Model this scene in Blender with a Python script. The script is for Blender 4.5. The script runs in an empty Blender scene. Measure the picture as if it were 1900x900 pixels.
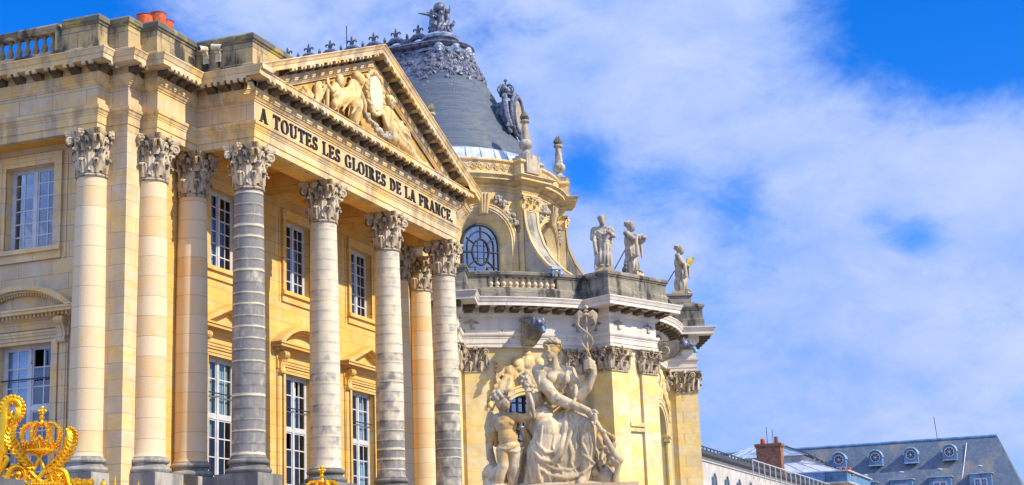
import bpy, math, random
import numpy as np
from mathutils import Vector, Matrix, Euler
random.seed(7)
rnd = random.random
def R(d): return math.radians(d)
sc = bpy.context.scene
COL = sc.collection

# ------------------------------------------------------------------ camera
cam_d = bpy.data.cameras.new("Camera"); cam = bpy.data.objects.new("Camera", cam_d); COL.objects.link(cam)
yaw, pitch, roll, fpx = 1.212306, 0.224668, -0.036972, 2915.31
fw = Vector((math.sin(yaw)*math.cos(pitch), math.cos(yaw)*math.cos(pitch), math.sin(pitch)))
rg = Vector((math.cos(yaw), -math.sin(yaw), 0)); up = rg.cross(fw)
r2 = rg*math.cos(roll)+up*math.sin(roll); u2 = -rg*math.sin(roll)+up*math.cos(roll)
m = Matrix((r2, u2, -fw)).transposed().to_4x4(); m.translation = Vector((-42.5886, -24.8851, 1.6491))
cam.matrix_world = m
cam_d.sensor_width = 36; cam_d.lens = fpx/1900*36; cam_d.clip_start = .5; cam_d.clip_end = 5000
sc.camera = cam

# ------------------------------------------------------------------ light
SUN_EL, SUN_AZ = 38.0, 181.0          # azimuth from +Y towards +X
sd = Vector((math.sin(R(SUN_AZ))*math.cos(R(SUN_EL)), math.cos(R(SUN_AZ))*math.cos(R(SUN_EL)), math.sin(R(SUN_EL))))
sl = bpy.data.lights.new("Sun", 'SUN'); sl.energy = 4.7; sl.angle = R(.5); sl.color = (1, .88, .66)
so = bpy.data.objects.new("Sun", sl); COL.objects.link(so); so.rotation_euler = sd.to_track_quat('Z', 'Y').to_euler(); so.location = (60, -80, 80)

world = bpy.data.worlds.new("World"); sc.world = world; world.use_nodes = True
def sky_world():
    nt = world.node_tree; nt.nodes.clear(); N = nt.nodes.new; L = nt.links.new
    out = N('ShaderNodeOutputWorld'); bg = N('ShaderNodeBackground'); bg.inputs[1].default_value = .1
    L(bg.outputs[0], out.inputs[0])
    sky = N('ShaderNodeTexSky'); sky.sky_type = 'NISHITA'; sky.sun_disc = False
    sky.sun_elevation = R(SUN_EL); sky.sun_rotation = R(SUN_AZ); sky.air_density = 1.0; sky.dust_density = .3; sky.ozone_density = 2.5
    hs = N('ShaderNodeHueSaturation'); hs.inputs['Saturation'].default_value = 1.5; hs.inputs['Value'].default_value = SKYV; L(sky.outputs[0], hs.inputs['Color'])
    tn = N('ShaderNodeMix'); tn.data_type = 'RGBA'; tn.blend_type = 'MULTIPLY'; tn.inputs['Factor'].default_value = 1; tn.inputs['B'].default_value = SKYTINT; L(hs.outputs[0], tn.inputs['A'])
    tc = N('ShaderNodeTexCoord'); D = tc.outputs['Generated']
    def math_(op, a, b=None, clamp=False):
        n = N('ShaderNodeMath'); n.operation = op; n.use_clamp = clamp
        for i, v in enumerate((a, b)):
            if v is None: continue
            if isinstance(v, (int, float)): n.inputs[i].default_value = v
            else: L(v, n.inputs[i])
        return n.outputs[0]
    def noise(scale, detail, rough, stretch=(1, 1, 1), dist=0, off=(0, 0, 0)):
        mp = N('ShaderNodeMapping'); mp.inputs['Scale'].default_value = stretch; mp.inputs['Location'].default_value = off; L(D, mp.inputs[0])
        n = N('ShaderNodeTexNoise'); n.inputs['Scale'].default_value = scale; n.inputs['Detail'].default_value = detail
        n.inputs['Roughness'].default_value = rough; n.inputs['Distortion'].default_value = dist; L(mp.outputs[0], n.inputs['Vector'])
        return n.outputs[0]
    n1 = noise(8, 9, .6, (1, 1, 1.7), .5); n2 = noise(24, 9, .64, (1, 1, 1.7), .4, (3, 1, 0))
    dens = math_('ADD', .74, math_('MULTIPLY', math_('SUBTRACT', n1, .5), .95))
    dens = math_('ADD', dens, math_('MULTIPLY', math_('SUBTRACT', n2, .5), .62))
    def blob(v, rad, w):
        dt = N('ShaderNodeVectorMath'); dt.operation = 'DOT_PRODUCT'; L(D, dt.inputs[0]); dt.inputs[1].default_value = Vector(v).normalized()
        # gaussian of the angle
        g = math_('POWER', 2.718, math_('MULTIPLY', math_('SUBTRACT', dt.outputs['Value'], 1.0), 2/(R(rad)**2)))
        return math_('MULTIPLY', g, w)
    for v, rad, w in CLOUD_BLOBS:
        dens = math_('ADD', dens, blob(v, rad, w))
    mr = N('ShaderNodeMapRange'); mr.interpolation_type = 'SMOOTHSTEP'; L(dens, mr.inputs[0])
    mr.inputs[1].default_value = .18; mr.inputs[2].default_value = .78
    # cloud colour: lavender shade to warm white, boosted out of view behind the camera as added fill for the shaded walls
    n3 = noise(9, 8, .6, (1, 1, 2.0), .3, (7, 2, 4))
    cr = N('ShaderNodeMapRange'); L(math_('ADD', math_('MULTIPLY', n3, .8), math_('MULTIPLY', dens, .3)), cr.inputs[0]); cr.inputs[1].default_value = .45; cr.inputs[2].default_value = .82
    cm = N('ShaderNodeMix'); cm.data_type = 'RGBA'; cm.inputs['A'].default_value = CLOUD_A; cm.inputs['B'].default_value = CLOUD_B; L(cr.outputs[0], cm.inputs['Factor'])
    sep = N('ShaderNodeSeparateXYZ'); L(D, sep.inputs[0])
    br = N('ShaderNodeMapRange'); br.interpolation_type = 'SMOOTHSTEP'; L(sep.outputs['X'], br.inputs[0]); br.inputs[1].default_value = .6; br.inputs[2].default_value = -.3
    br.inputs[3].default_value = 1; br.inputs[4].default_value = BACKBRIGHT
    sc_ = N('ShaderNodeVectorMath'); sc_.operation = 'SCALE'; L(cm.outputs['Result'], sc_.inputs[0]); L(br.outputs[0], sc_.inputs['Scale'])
    mx = N('ShaderNodeMix'); mx.data_type = 'RGBA'; L(mr.outputs[0], mx.inputs['Factor']); L(tn.outputs['Result'], mx.inputs['A']); L(sc_.outputs[0], mx.inputs['B'])
    L(mx.outputs['Result'], bg.inputs[0])
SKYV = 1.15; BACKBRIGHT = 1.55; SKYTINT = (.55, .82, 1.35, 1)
CLOUD_A = (2.0, 3.35, 7.0, 1); CLOUD_B = (4.15, 4.95, 7.5, 1)
CLOUD_BLOBS = [((.940, .067, .334), 3.6, -.85), ((.946, .03, .328), 2.4, -.45), ((.936, .129, .330), 2.0, -.25), ((.919, .292, .264), 1.2, -.6), ((.973, .098, .21), 1.0, -.42), ((.965, .12, .222), .8, -.25),
               ((.736, .579, .351), 5, -.75), ((.95, .203, .237), 1.3, -.45), ((.934, .25, .25), 1.2, -.3), ((.834, .419, .358), 3, -.12), ((.876, .349, .332), 1.5, -.2),
               ((.915, .248, .317), 4, .12), ((.97, .167, .176), 4, .1), ((.96, .13, .275), 3, .25), ((.966, .04, .25), 3, .25)]
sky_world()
sc.view_settings.view_transform = 'Standard'; sc.view_settings.look = 'None'; sc.view_settings.exposure = .5; sc.view_settings.gamma = 1
try: sc.view_settings.use_curve_mapping = False
except Exception: pass
sc.cycles.max_bounces = 5; sc.cycles.diffuse_bounces = 3; sc.cycles.glossy_bounces = 3; sc.cycles.transmission_bounces = 3; sc.cycles.transparent_max_bounces = 6

# ------------------------------------------------------------------ materials
MATS = {}
class NT:
    def __init__(s, name):
        s.m = bpy.data.materials.new(name); s.m.use_nodes = True; s.t = s.m.node_tree
        s.b = s.t.nodes['Principled BSDF']; MATS[name] = s.m
        s.tc = s.t.nodes.new('ShaderNodeTexCoord'); s.P = s.tc.outputs['Object']
    def N(s, t): return s.t.nodes.new(t)
    def L(s, a, b): s.t.links.new(a, b)
    def math(s, op, a, b=None, clamp=False):
        n = s.N('ShaderNodeMath'); n.operation = op; n.use_clamp = clamp
        for i, v in enumerate((a, b)):
            if v is None: continue
            if isinstance(v, (int, float)): n.inputs[i].default_value = v
            else: s.L(v, n.inputs[i])
        return n.outputs[0]
    def mapv(s, scale=(1, 1, 1), loc=(0, 0, 0), src=None):
        n = s.N('ShaderNodeMapping'); n.inputs['Scale'].default_value = scale; n.inputs['Location'].default_value = loc; s.L(src or s.P, n.inputs[0]); return n.outputs[0]
    def noise(s, scale, detail=5, rough=.55, vec=None, dist=0):
        n = s.N('ShaderNodeTexNoise'); n.inputs['Scale'].default_value = scale; n.inputs['Detail'].default_value = detail
        n.inputs['Roughness'].default_value = rough; n.inputs['Distortion'].default_value = dist; s.L(vec or s.P, n.inputs['Vector']); return n.outputs[0]
    def ramp(s, fac, lo, hi, a=0, b=1):
        n = s.N('ShaderNodeMapRange'); n.interpolation_type = 'SMOOTHSTEP'; s.L(fac, n.inputs[0])
        n.inputs[1].default_value = lo; n.inputs[2].default_value = hi; n.inputs[3].default_value = a; n.inputs[4].default_value = b; return n.outputs[0]
    def mix(s, fac, a, b, mode='MIX'):
        n = s.N('ShaderNodeMix'); n.data_type = 'RGBA'; n.blend_type = mode
        for v, k in ((fac, 'Factor'), (a, 'A'), (b, 'B')):
            i = n.inputs[k]
            if isinstance(v, (int, float)): i.default_value = v
            elif isinstance(v, tuple): i.default_value = v if len(v) == 4 else (*v, 1)
            else: s.L(v, i)
        return n.outputs['Result']
    def xy_z(s, kx=1, ky=1):
        sp = s.N('ShaderNodeSeparateXYZ'); s.L(s.P, sp.inputs[0]); c = s.N('ShaderNodeCombineXYZ')
        s.L(s.math('ADD', s.math('MULTIPLY', sp.outputs[0], kx), s.math('MULTIPLY', sp.outputs[1], ky)), c.inputs[0]); s.L(sp.outputs[2], c.inputs[1]); s.Z = sp.outputs[2]
        return c.outputs[0]
    def finish(s, col, rough=.85, bump=None, bs=.3, bd=.02, metal=0, spec=.3):
        if isinstance(col, tuple): s.b.inputs['Base Color'].default_value = (*col[:3], 1)
        else: s.L(col, s.b.inputs['Base Color'])
        if isinstance(rough, (int, float)): s.b.inputs['Roughness'].default_value = rough
        else: s.L(rough, s.b.inputs['Roughness'])
        s.b.inputs['Metallic'].default_value = metal; s.b.inputs['Specular IOR Level'].default_value = spec
        if bump is not None:
            n = s.N('ShaderNodeBump'); n.inputs['Strength'].default_value = bs; n.inputs['Distance'].default_value = bd; s.L(bump, n.inputs['Height']); s.L(n.outputs[0], s.b.inputs['Normal'])
        return s.m

def stone(name, c1, c2, patch, pamt=.5, dirt=(.2, .18, .16), damt=.35, brick=(1.15, .46), kxy=(1, 1), mortar=.012, mcol=None, rough=.85, dscale=.7, vstreak=.5):
    s = NT(name)
    v = s.xy_z(*kxy)
    col = s.mix(s.ramp(s.noise(.9, 4), .4, .6), c1, c2)
    bump = s.noise(14, 6, .65)
    if brick:
        b = s.N('ShaderNodeTexBrick'); s.L(v, b.inputs['Vector']); b.inputs['Scale'].default_value = 1
        b.inputs['Brick Width'].default_value = brick[0]; b.inputs['Row Height'].default_value = brick[1]; b.inputs['Mortar Size'].default_value = mortar
        b.inputs['Mortar Smooth'].default_value = .3; b.inputs['Bias'].default_value = 0
        b.inputs['Color1'].default_value = (.7, .7, .7, 1); b.inputs['Color2'].default_value = (1.1, 1.1, 1.1, 1); b.inputs['Mortar'].default_value = (.9, .9, .9, 1)
        bw = s.N('ShaderNodeRGBToBW'); s.L(b.outputs[0], bw.inputs[0])
        # each block its own tone: some warmer
        col = s.mix(s.ramp(s.math('ADD', bw.outputs[0], s.math('MULTIPLY', s.noise(.5, 3), .5)), .9, 1.5, 0, pamt), col, patch)
        col = s.mix(1.0, col, s.mix(.55, (1, 1, 1), b.outputs[0]), 'MULTIPLY')
        col = s.mix(s.math('MULTIPLY', b.outputs['Fac'], .75), col, mcol or tuple(x*.45 for x in c2))
        bump = s.math('SUBTRACT', bump, s.math('MULTIPLY', b.outputs['Fac'], 1.2))
    # ochre iron patches
    col = s.mix(s.ramp(s.noise(1.1, 7, .68, s.mapv((1, 1, 2.2), (4, 2, 1)), .4), .51, .61, 0, pamt), col, patch)
    # dark run-off streaks and grime
    st = s.noise(dscale*2, 7, .65, s.mapv((1, 1, .25 if vstreak else 1), (9, 3, 5)))
    col = s.mix(s.ramp(st, .47, .62, 0, damt), col, dirt)
    col = s.mix(s.ramp(s.noise(24, 4, .7), .5, .75, 0, .4), col, tuple(x*.55 for x in c2))
    return s.finish(col, rough, bump, .35, .025)

stone('cream stone', (.66, .54, .38), (.60, .46, .30), (.66, .41, .13), .7, (.34, .27, .20), .38, (1.25, .5))
stone('ochre stone', (.68, .49, .22), (.62, .40, .14), (.70, .36, .05), .6, (.40, .28, .14), .2, (1.3, .47))
stone('moulded stone', (.67, .56, .40), (.58, .46, .31), (.68, .42, .11), .75, (.22, .18, .14), .6, (1.9, 3.0), mortar=.008)
stone('portico ceiling stone', (.80, .50, .15), (.70, .39, .08), (.72, .32, .04), .5, (.3, .2, .1), .3, (1.6, .6))
stone('weathered parapet stone', (.26, .23, .18), (.10, .097, .095), (.46, .34, .16), .95, (.032, .033, .035), .95, (1.5, .65))
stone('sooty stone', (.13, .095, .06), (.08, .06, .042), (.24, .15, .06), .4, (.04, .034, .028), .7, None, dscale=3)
stone('dark parapet stone', (.17, .165, .155), (.085, .086, .088), (.34, .30, .22), .6, (.03, .031, .034), .95, (2.4, .7), (1, .6))
stone('dark plinth stone', (.20, .195, .19), (.15, .15, .15), (.28, .26, .22), .5, (.06, .06, .065), .6, None)
stone('lichen coping', (.17, .155, .11), (.10, .10, .09), (.42, .34, .08), .6, (.07, .07, .07), .5, None)
stone('chapel yellow stone', (.74, .66, .48), (.70, .58, .35), (.70, .50, .14), .9, (.46, .34, .18), .38, (1.6, .62), (1, .6), vstreak=0, mcol=(.5, .38, .2), mortar=.009)
stone('chapel white stone', (.70, .67, .63), (.62, .59, .56), (.66, .56, .42), .4, (.36, .34, .33), .35, (2.2, 3), (1, .6), mortar=.006)
stone('drum stone', (.72, .58, .36), (.64, .49, .28), (.70, .46, .13), .65, (.22, .19, .15), .5, (1.4, .6), (1, .6), mortar=.008)
stone('buttress stone', (.40, .36, .29), (.28, .26, .23), (.5, .42, .28), .4, (.08, .08, .08), .75, None, dscale=.5)
stone('grey statue stone', (.46, .41, .34), (.32, .28, .24), (.48, .32, .10), .4, (.10, .09, .085), .65, None, dscale=2.2)
stone('marble', (.58, .475, .32), (.43, .34, .22), (.48, .28, .07), .8, (.17, .145, .12), .6, None, dscale=3.0, rough=.75)
stone('relief stone', (.70, .54, .30), (.60, .43, .20), (.66, .40, .09), .6, (.26, .19, .11), .6, None, dscale=2)
stone('capital stone', (.54, .45, .33), (.40, .32, .23), (.52, .34, .12), .45, (.09, .078, .068), .95, None, dscale=3.2)
stone('tympanum stone', (.54, .37, .15), (.46, .29, .09), (.6, .33, .05), .6, (.25, .17, .09), .5, (1.4, .5))
stone('medallion stone', (.76, .66, .46), (.70, .58, .37), (.66, .46, .15), .3, (.4, .32, .2), .2, None)
stone('paving', (.42, .39, .34), (.36, .33, .29), (.4, .34, .26), .3, (.2, .19, .18), .3, (.9, .5))
stone('grey render', (.50, .49, .48), (.42, .41, .41), (.5, .46, .4), .3, (.3, .29, .29), .4, None)

def column_mat(name, weathered):
    s = NT(name); sp = s.N('ShaderNodeSeparateXYZ'); s.L(s.P, sp.inputs[0]); Z = sp.outputs[2]
    oi = s.N('ShaderNodeObjectInfo'); rn = oi.outputs['Random']
    h = .36 if weathered else .62
    warp = s.math('MULTIPLY', s.noise(1.3, 2), .04)
    zz = s.math('DIVIDE', s.math('ADD', s.math('ADD', Z, warp), s.math('MULTIPLY', rn, 3.0)), h)
    row = s.math('FLOOR', zz); fr = s.math('FRACT', zz)
    wn = s.N('ShaderNodeTexWhiteNoise'); wn.noise_dimensions = '2D'; cb = s.N('ShaderNodeCombineXYZ'); s.L(row, cb.inputs[0]); s.L(rn, cb.inputs[1]); s.L(cb.outputs[0], wn.inputs['Vector'])
    rv = wn.outputs['Value']; fine = s.noise(16, 6, .65); mid = s.noise(2.2, 5, .6)
    edge = s.math('MINIMUM', fr, s.math('SUBTRACT', 1.0, fr))
    if weathered:
        col = s.mix(s.ramp(mid, .35, .65), (.60, .53, .40), (.48, .45, .40))
        # grey crust, each column its own amount (object colour: amount, extra towards the foot); it stops at the joints, which stay cream
        oc = s.N('ShaderNodeSeparateColor'); s.L(oi.outputs['Color'], oc.inputs[0]); amt = s.math('ADD', oc.outputs[0], s.math('MULTIPLY', oc.outputs[1], s.ramp(Z, 7.5, .5)))
        big = s.noise(.7, 3, .5, s.mapv((1, 1, .8), (2, 7, 3)))
        jit = s.math('ADD', s.math('MULTIPLY', s.math('SUBTRACT', mid, .5), 1.5), s.math('ADD', s.math('MULTIPLY', s.math('SUBTRACT', rv, .5), .5), s.math('MULTIPLY', s.math('SUBTRACT', big, .5), .9)))
        cr = s.ramp(s.math('ADD', amt, jit), .3, .85)
        fr2 = s.math('ADD', fr, s.math('MULTIPLY', s.math('SUBTRACT', s.noise(4, 4, .6), .5), .25))
        crust = s.math('MULTIPLY', cr, s.math('MULTIPLY', s.ramp(s.math('SUBTRACT', fr2, s.math('MULTIPLY', rv, .26)), -.10, .04), s.ramp(fr, 1.0, .97)))
        col = s.mix(crust, col, s.mix(fine, (.11, .11, .115), (.27, .265, .26)))
        streak = s.noise(7, 5, .6, s.mapv((1, 1, .1)))
        col = s.mix(s.math('MULTIPLY', s.ramp(streak, .5, .72, 0, .55), crust), col, (.36, .345, .32))
        col = s.mix(s.math('MULTIPLY', s.ramp(fr2, .72, .98), s.math('MULTIPLY', s.ramp(mid, .35, .6, .05, .8), s.ramp(amt, .1, .7, .35, 1))), col, (.075, .072, .07))
        col = s.mix(s.math('MULTIPLY', s.ramp(fr2, .14, .02), s.ramp(rv, .3, .9, 0, .7)), col, (.66, .55, .30))
        line = s.ramp(edge, .035, .0, 0, .5); lc = (.16, .15, .13)
    else:
        col = s.mix(rv, (.65, .52, .35), (.57, .43, .27))
        col = s.mix(s.ramp(s.math('ADD', s.math('MULTIPLY', rv, .35), mid), .62, .95, 0, .75), col, (.66, .42, .18))
        col = s.mix(s.ramp(fine, .62, .8, 0, .5), col, (.3, .24, .18))
        line = s.ramp(edge, .022, .004, 0, .7); lc = (.26, .2, .14)
    col = s.mix(line, col, lc)
    bump = s.math('SUBTRACT', fine, s.math('MULTIPLY', line, 1.5))
    return s.finish(col, .85, bump, .35, .025)
column_mat('weathered column stone', True); column_mat('clean column stone', False)

def simple(name, col, rough=.5, metal=0, var=.25, nscale=6, bump=.15, spec=.4, dark=None):
    s = NT(name); d = dark or tuple(x*(1-var*1.6) for x in col)
    c = s.mix(s.ramp(s.noise(nscale, 5, .6), .35, .7), col, d)
    return s.finish(c, rough, s.noise(nscale*4, 4), bump, .01, metal, spec)
simple('white paint', (.50, .51, .55), .5, 0, .12, 3)
simple('blind', (.72, .72, .74), .9, 0, .1, 2)
simple('cream curtain', (.60, .58, .50), .9, 0, .15, 2)
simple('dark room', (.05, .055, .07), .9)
simple('bronze letters', (.035, .036, .04), .5, .3, .3, 20)
simple('iron', (.05, .05, .055), .5, .4)
simple('terracotta', (.55, .10, .03), .8, 0, .3, 8)
simple('camera casing', (.62, .58, .42), .45)
simple('lead', (.30, .36, .48), .5, .2, .4, 3.5, dark=(.07, .085, .13))
simple('dark lead', (.17, .19, .26), .5, .3, .5, 5, dark=(.035, .04, .06))
simple('light lead', (.50, .58, .74), .45, .2, .3, 1.5)
simple('zinc', (.32, .42, .55), .4, .3, .3, 1.2)
simple('pale zinc', (.55, .58, .66), .45, .2, .2, 1.0)
simple('blue zinc', (.13, .27, .48), .5, .1, .3, 1.2)
simple('floodlight steel', (.42, .44, .44), .5, .1)
simple('blue bracket', (.03, .16, .6), .5)
simple('roof cable', (.06, .07, .09), .6)
simple('pigeon feather', (.16, .17, .2), .8)
s = NT('gold leaf'); s.finish(s.mix(s.ramp(s.noise(9, 5), .35, .7), (1.0, .56, .03), (.92, .38, .012)), s.ramp(s.noise(20, 4), .3, .7, .18, .34), s.noise(40, 3), .3, .008, .92, .6)
# slate courses
def slate(name, c1, c2, lich, kxy, row=.22, w=.3, lamt=.6):
    s = NT(name); v = s.xy_z(*kxy); b = s.N('ShaderNodeTexBrick'); s.L(v, b.inputs['Vector']); b.inputs['Scale'].default_value = 1
    b.inputs['Brick Width'].default_value = w; b.inputs['Row Height'].default_value = row; b.inputs['Mortar Size'].default_value = .012
    b.inputs['Color1'].default_value = (*c1, 1); b.inputs['Color2'].default_value = (*c2, 1); b.inputs['Mortar'].default_value = (*(x*.8 for x in c1), 1)
    col = s.mix(s.ramp(s.noise(.45, 6, .65, s.mapv((1, 1, .35))), .48, .7, 0, lamt), b.outputs[0], lich)
    col = s.mix(s.ramp(s.noise(5, 5, .6), .5, .8, 0, .4), col, tuple(x*.6 for x in c1))
    s.finish(col, .65, s.noise(8, 4), .15, .01)
slate('chapel slate', (.06, .085, .13), (.10, .125, .17), (.16, .155, .13), (1, .6), .13, .33, .45)
slate('far slate', (.075, .11, .17), (.11, .15, .21), (.23, .205, .155), (0, 1), .25, .35, .8)
s = NT('chimney brick'); b = s.N('ShaderNodeTexBrick'); s.L(s.xy_z(), b.inputs['Vector']); b.inputs['Scale'].default_value = 1; b.inputs['Brick Width'].default_value = .24; b.inputs['Row Height'].default_value = .085
b.inputs['Mortar Size'].default_value = .008; b.inputs['Color1'].default_value = (.22, .07, .04, 1); b.inputs['Color2'].default_value = (.36, .13, .06, 1); b.inputs['Mortar'].default_value = (.2, .16, .13, 1)
s.finish(s.mix(s.ramp(s.noise(2.5, 6), .45, .7, 0, .75), b.outputs[0], (.07, .045, .04)), .9, s.noise(20), .3)
# glass: mirror of the sky over a dark interior
def glass(name, tint, mixv):
    s = NT(name); nt = s.t; out = nt.nodes['Material Output']
    g = s.N('ShaderNodeBsdfGlossy'); g.inputs['Roughness'].default_value = .03; g.inputs['Color'].default_value = (.8, .88, 1, 1)
    bn = s.N('ShaderNodeBump'); bn.inputs['Strength'].default_value = .05; bn.inputs['Distance'].default_value = .05; s.L(s.noise(1.6, 2), bn.inputs['Height']); s.L(bn.outputs[0], g.inputs['Normal'])
    t = s.N('ShaderNodeBsdfTransparent'); t.inputs['Color'].default_value = (*tint, 1)
    fr = s.N('ShaderNodeFresnel'); fr.inputs['IOR'].default_value = 1.5
    mx = s.N('ShaderNodeMixShader'); s.L(s.math('ADD', fr.outputs[0], mixv, True), mx.inputs[0]); s.L(t.outputs[0], mx.inputs[1]); s.L(g.outputs[0], mx.inputs[2]); s.L(mx.outputs[0], out.inputs['Surface'])
    return s.m
glass('window glass', (.5, .68, .85), .0); glass('leaded glass', (.25, .45, .65), .25)
M = MATS
# ------------------------------------------------------------------ mesh helpers
class MB:
    def __init__(s): s.v = []; s.f = []
    def add(s, vs, fs):
        o = len(s.v); s.v += [tuple(p) for p in vs]; s.f += [tuple(i+o for i in q) for q in fs]; return s
    def quad(s, a, b, c, d): return s.add([a, b, c, d], [(0, 1, 2, 3)])
    def hexa(s, p):   # 8 corners: 0-3 bottom ring, 4-7 top ring
        return s.add(p, [(3, 2, 1, 0), (4, 5, 6, 7), (0, 1, 5, 4), (1, 2, 6, 5), (2, 3, 7, 6), (3, 0, 4, 7)])
    def box(s, x0, x1, y0, y1, z0, z1, f=None):
        p = [(x0, y0, z0), (x1, y0, z0), (x1, y1, z0), (x0, y1, z0), (x0, y0, z1), (x1, y0, z1), (x1, y1, z1), (x0, y1, z1)]
        return s.hexa([f(*q) for q in p] if f else p)
    def prism(s, poly, f0, f1):    # poly 2d points; f0/f1 map a 2d point to 3d
        n = len(poly); a = [f0(*p) for p in poly]; b = [f1(*p) for p in poly]
        return s.add(a+b, [tuple(range(n))[::-1], tuple(range(n, 2*n))]+[(i, (i+1) % n, n+(i+1) % n, n+i) for i in range(n)])
    def lathe(s, prof, n=32, c=(0, 0, 0), a0=0, a1=360, caps=True):
        o = len(s.v); full = abs(a1-a0) >= 360; k = n if full else n+1
        for r, z in prof:
            for i in range(k):
                a = R(a0+(a1-a0)*i/n); s.v.append((c[0]+r*math.cos(a), c[1]+r*math.sin(a), c[2]+z))
        for j in range(len(prof)-1):
            for i in range(n):
                i2 = (i+1) % k; s.f.append((o+j*k+i, o+j*k+i2, o+(j+1)*k+i2, o+(j+1)*k+i))
        if caps and full:
            s.f.append(tuple(o+i for i in range(k))[::-1]); s.f.append(tuple(o+(len(prof)-1)*k+i for i in range(k)))
        return s
    def tube(s, pts, r, n=8, caps=True, flat=None):
        pts = [Vector(p) for p in pts]; rs = r if isinstance(r, (list, tuple)) else [r]*len(pts)
        o = len(s.v); N = None
        for i, p in enumerate(pts):
            t = (pts[min(i+1, len(pts)-1)]-pts[max(i-1, 0)]).normalized()
            if N is None: N = (Vector((0, 0, 1)) if abs(t.z) < .9 else Vector((1, 0, 0)))
            N = (N-t*N.dot(t)); N = N.normalized() if N.length > 1e-6 else t.orthogonal().normalized()
            B = t.cross(N)
            for k in range(n):
                a = 2*math.pi*k/n; s.v.append(tuple(p+(N*math.cos(a)+B*math.sin(a))*rs[i]))
        for i in range(len(pts)-1):
            for k in range(n): s.f.append((o+i*n+k, o+i*n+(k+1) % n, o+(i+1)*n+(k+1) % n, o+(i+1)*n+k))
        if caps: s.f.append(tuple(o+k for k in range(n))[::-1]); s.f.append(tuple(o+(len(pts)-1)*n+k for k in range(n)))
        return s
    def ell(s, c, r, rot=None, nu=12, nv=8):
        o = len(s.v); Rm = Euler(rot).to_matrix() if rot else None; c = Vector(c); r = r if isinstance(r, (tuple, list)) else (r, r, r)
        def P(u, v):
            p = Vector((r[0]*math.sin(v)*math.cos(u), r[1]*math.sin(v)*math.sin(u), r[2]*math.cos(v)))
            return tuple(c+(Rm @ p if Rm else p))
        s.v.append(P(0, 0))
        for j in range(1, nv):
            for i in range(nu): s.v.append(P(2*math.pi*i/nu, math.pi*j/nv))
        s.v.append(P(0, math.pi)); e = len(s.v)-1
        for i in range(nu):
            i2 = (i+1) % nu; s.f.append((o, o+1+i, o+1+i2)); s.f.append((e, o+1+(nv-2)*nu+i2, o+1+(nv-2)*nu+i))
            for j in range(nv-2): s.f.append((o+1+j*nu+i, o+1+(j+1)*nu+i, o+1+(j+1)*nu+i2, o+1+j*nu+i2))
        return s
    def sweep(s, path, prof, closed=False):
        """profile (out, z) carried along a plan polyline, mitred; out is to the right of travel"""
        P = [Vector((p[0], p[1])) for p in path]; n = len(P); o = len(s.v); k = len(prof)
        for i, p in enumerate(P):
            a = P[(i-1) % n] if (i > 0 or closed) else None; b = P[(i+1) % n] if (i < n-1 or closed) else None
            ds = []
            if a is not None: ds.append((p-a).normalized())
            if b is not None: ds.append((b-p).normalized())
            ns = [Vector((d.y, -d.x)) for d in ds]
            if len(ns) == 2:
                mm = ns[0]+ns[1]; mm = mm.normalized() if mm.length > 1e-6 else ns[0]; mm = mm/max(mm.dot(ns[0]), .25)
            else: mm = ns[0]
            for out, z in prof: s.v.append((p.x+mm.x*out, p.y+mm.y*out, z))
        for i in range(n if closed else n-1):
            i2 = (i+1) % n
            for j in range(k-1): s.f.append((o+i*k+j, o+i2*k+j, o+i2*k+j+1, o+i*k+j+1))
        if not closed:
            s.f.append(tuple(o+j for j in range(k))); s.f.append(tuple(o+(n-1)*k+j for j in range(k))[::-1])
        return s
    def build(s, name, mat, parent=None, smooth=False, mat2=None, nf=0):
        me = bpy.data.meshes.new(name); me.from_pydata(s.v, [], s.f); me.materials.append(M[mat] if isinstance(mat, str) else mat)
        if mat2:      # faces from nf on take the second material
            me.materials.append(M[mat2]); me.polygons.foreach_set('material_index', [int(i >= nf) for i in range(len(s.f))])
        if smooth:
            me.polygons.foreach_set('use_smooth', [True]*len(me.polygons))
            me.set_sharp_from_angle(angle=R(smooth if smooth is not True else 40))
        me.update(); ob = bpy.data.objects.new(name, me); COL.objects.link(ob)
        if parent: ob.parent = parent
        return ob
def tag(o, label=None, cat=None, group=None, kind=None):
    for k, v in (('label', label), ('category', cat), ('group', group), ('kind', kind)):
        if v: o[k] = v
    return o
def thing(name, label, cat, loc=(0, 0, 0), rz=0, group=None):
    o = bpy.data.objects.new(name, None); COL.objects.link(o); o.location = loc; o.rotation_euler = (0, 0, rz); o.empty_display_size = .3
    return tag(o, label, cat, group)
def dup(o, parent, loc=None, rz=None):
    c = o.copy(); COL.objects.link(c); c.parent = parent
    if loc is not None: c.location = loc
    if rz is not None: c.rotation_euler = (0, 0, rz)
    for ch in list(o.children): dup(ch, c)
    return c
def arc(c, r, a0, a1, n): return [(c[0]+r*math.cos(R(a0+(a1-a0)*i/n)), c[1]+r*math.sin(R(a0+(a1-a0)*i/n))) for i in range(n+1)]
def spiral(r0, r1, turns, n=24, a0=0): return [((r0+(r1-r0)*i/n)*math.cos(a0+turns*2*math.pi*i/n), (r0+(r1-r0)*i/n)*math.sin(a0+turns*2*math.pi*i/n)) for i in range(n+1)]

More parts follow.
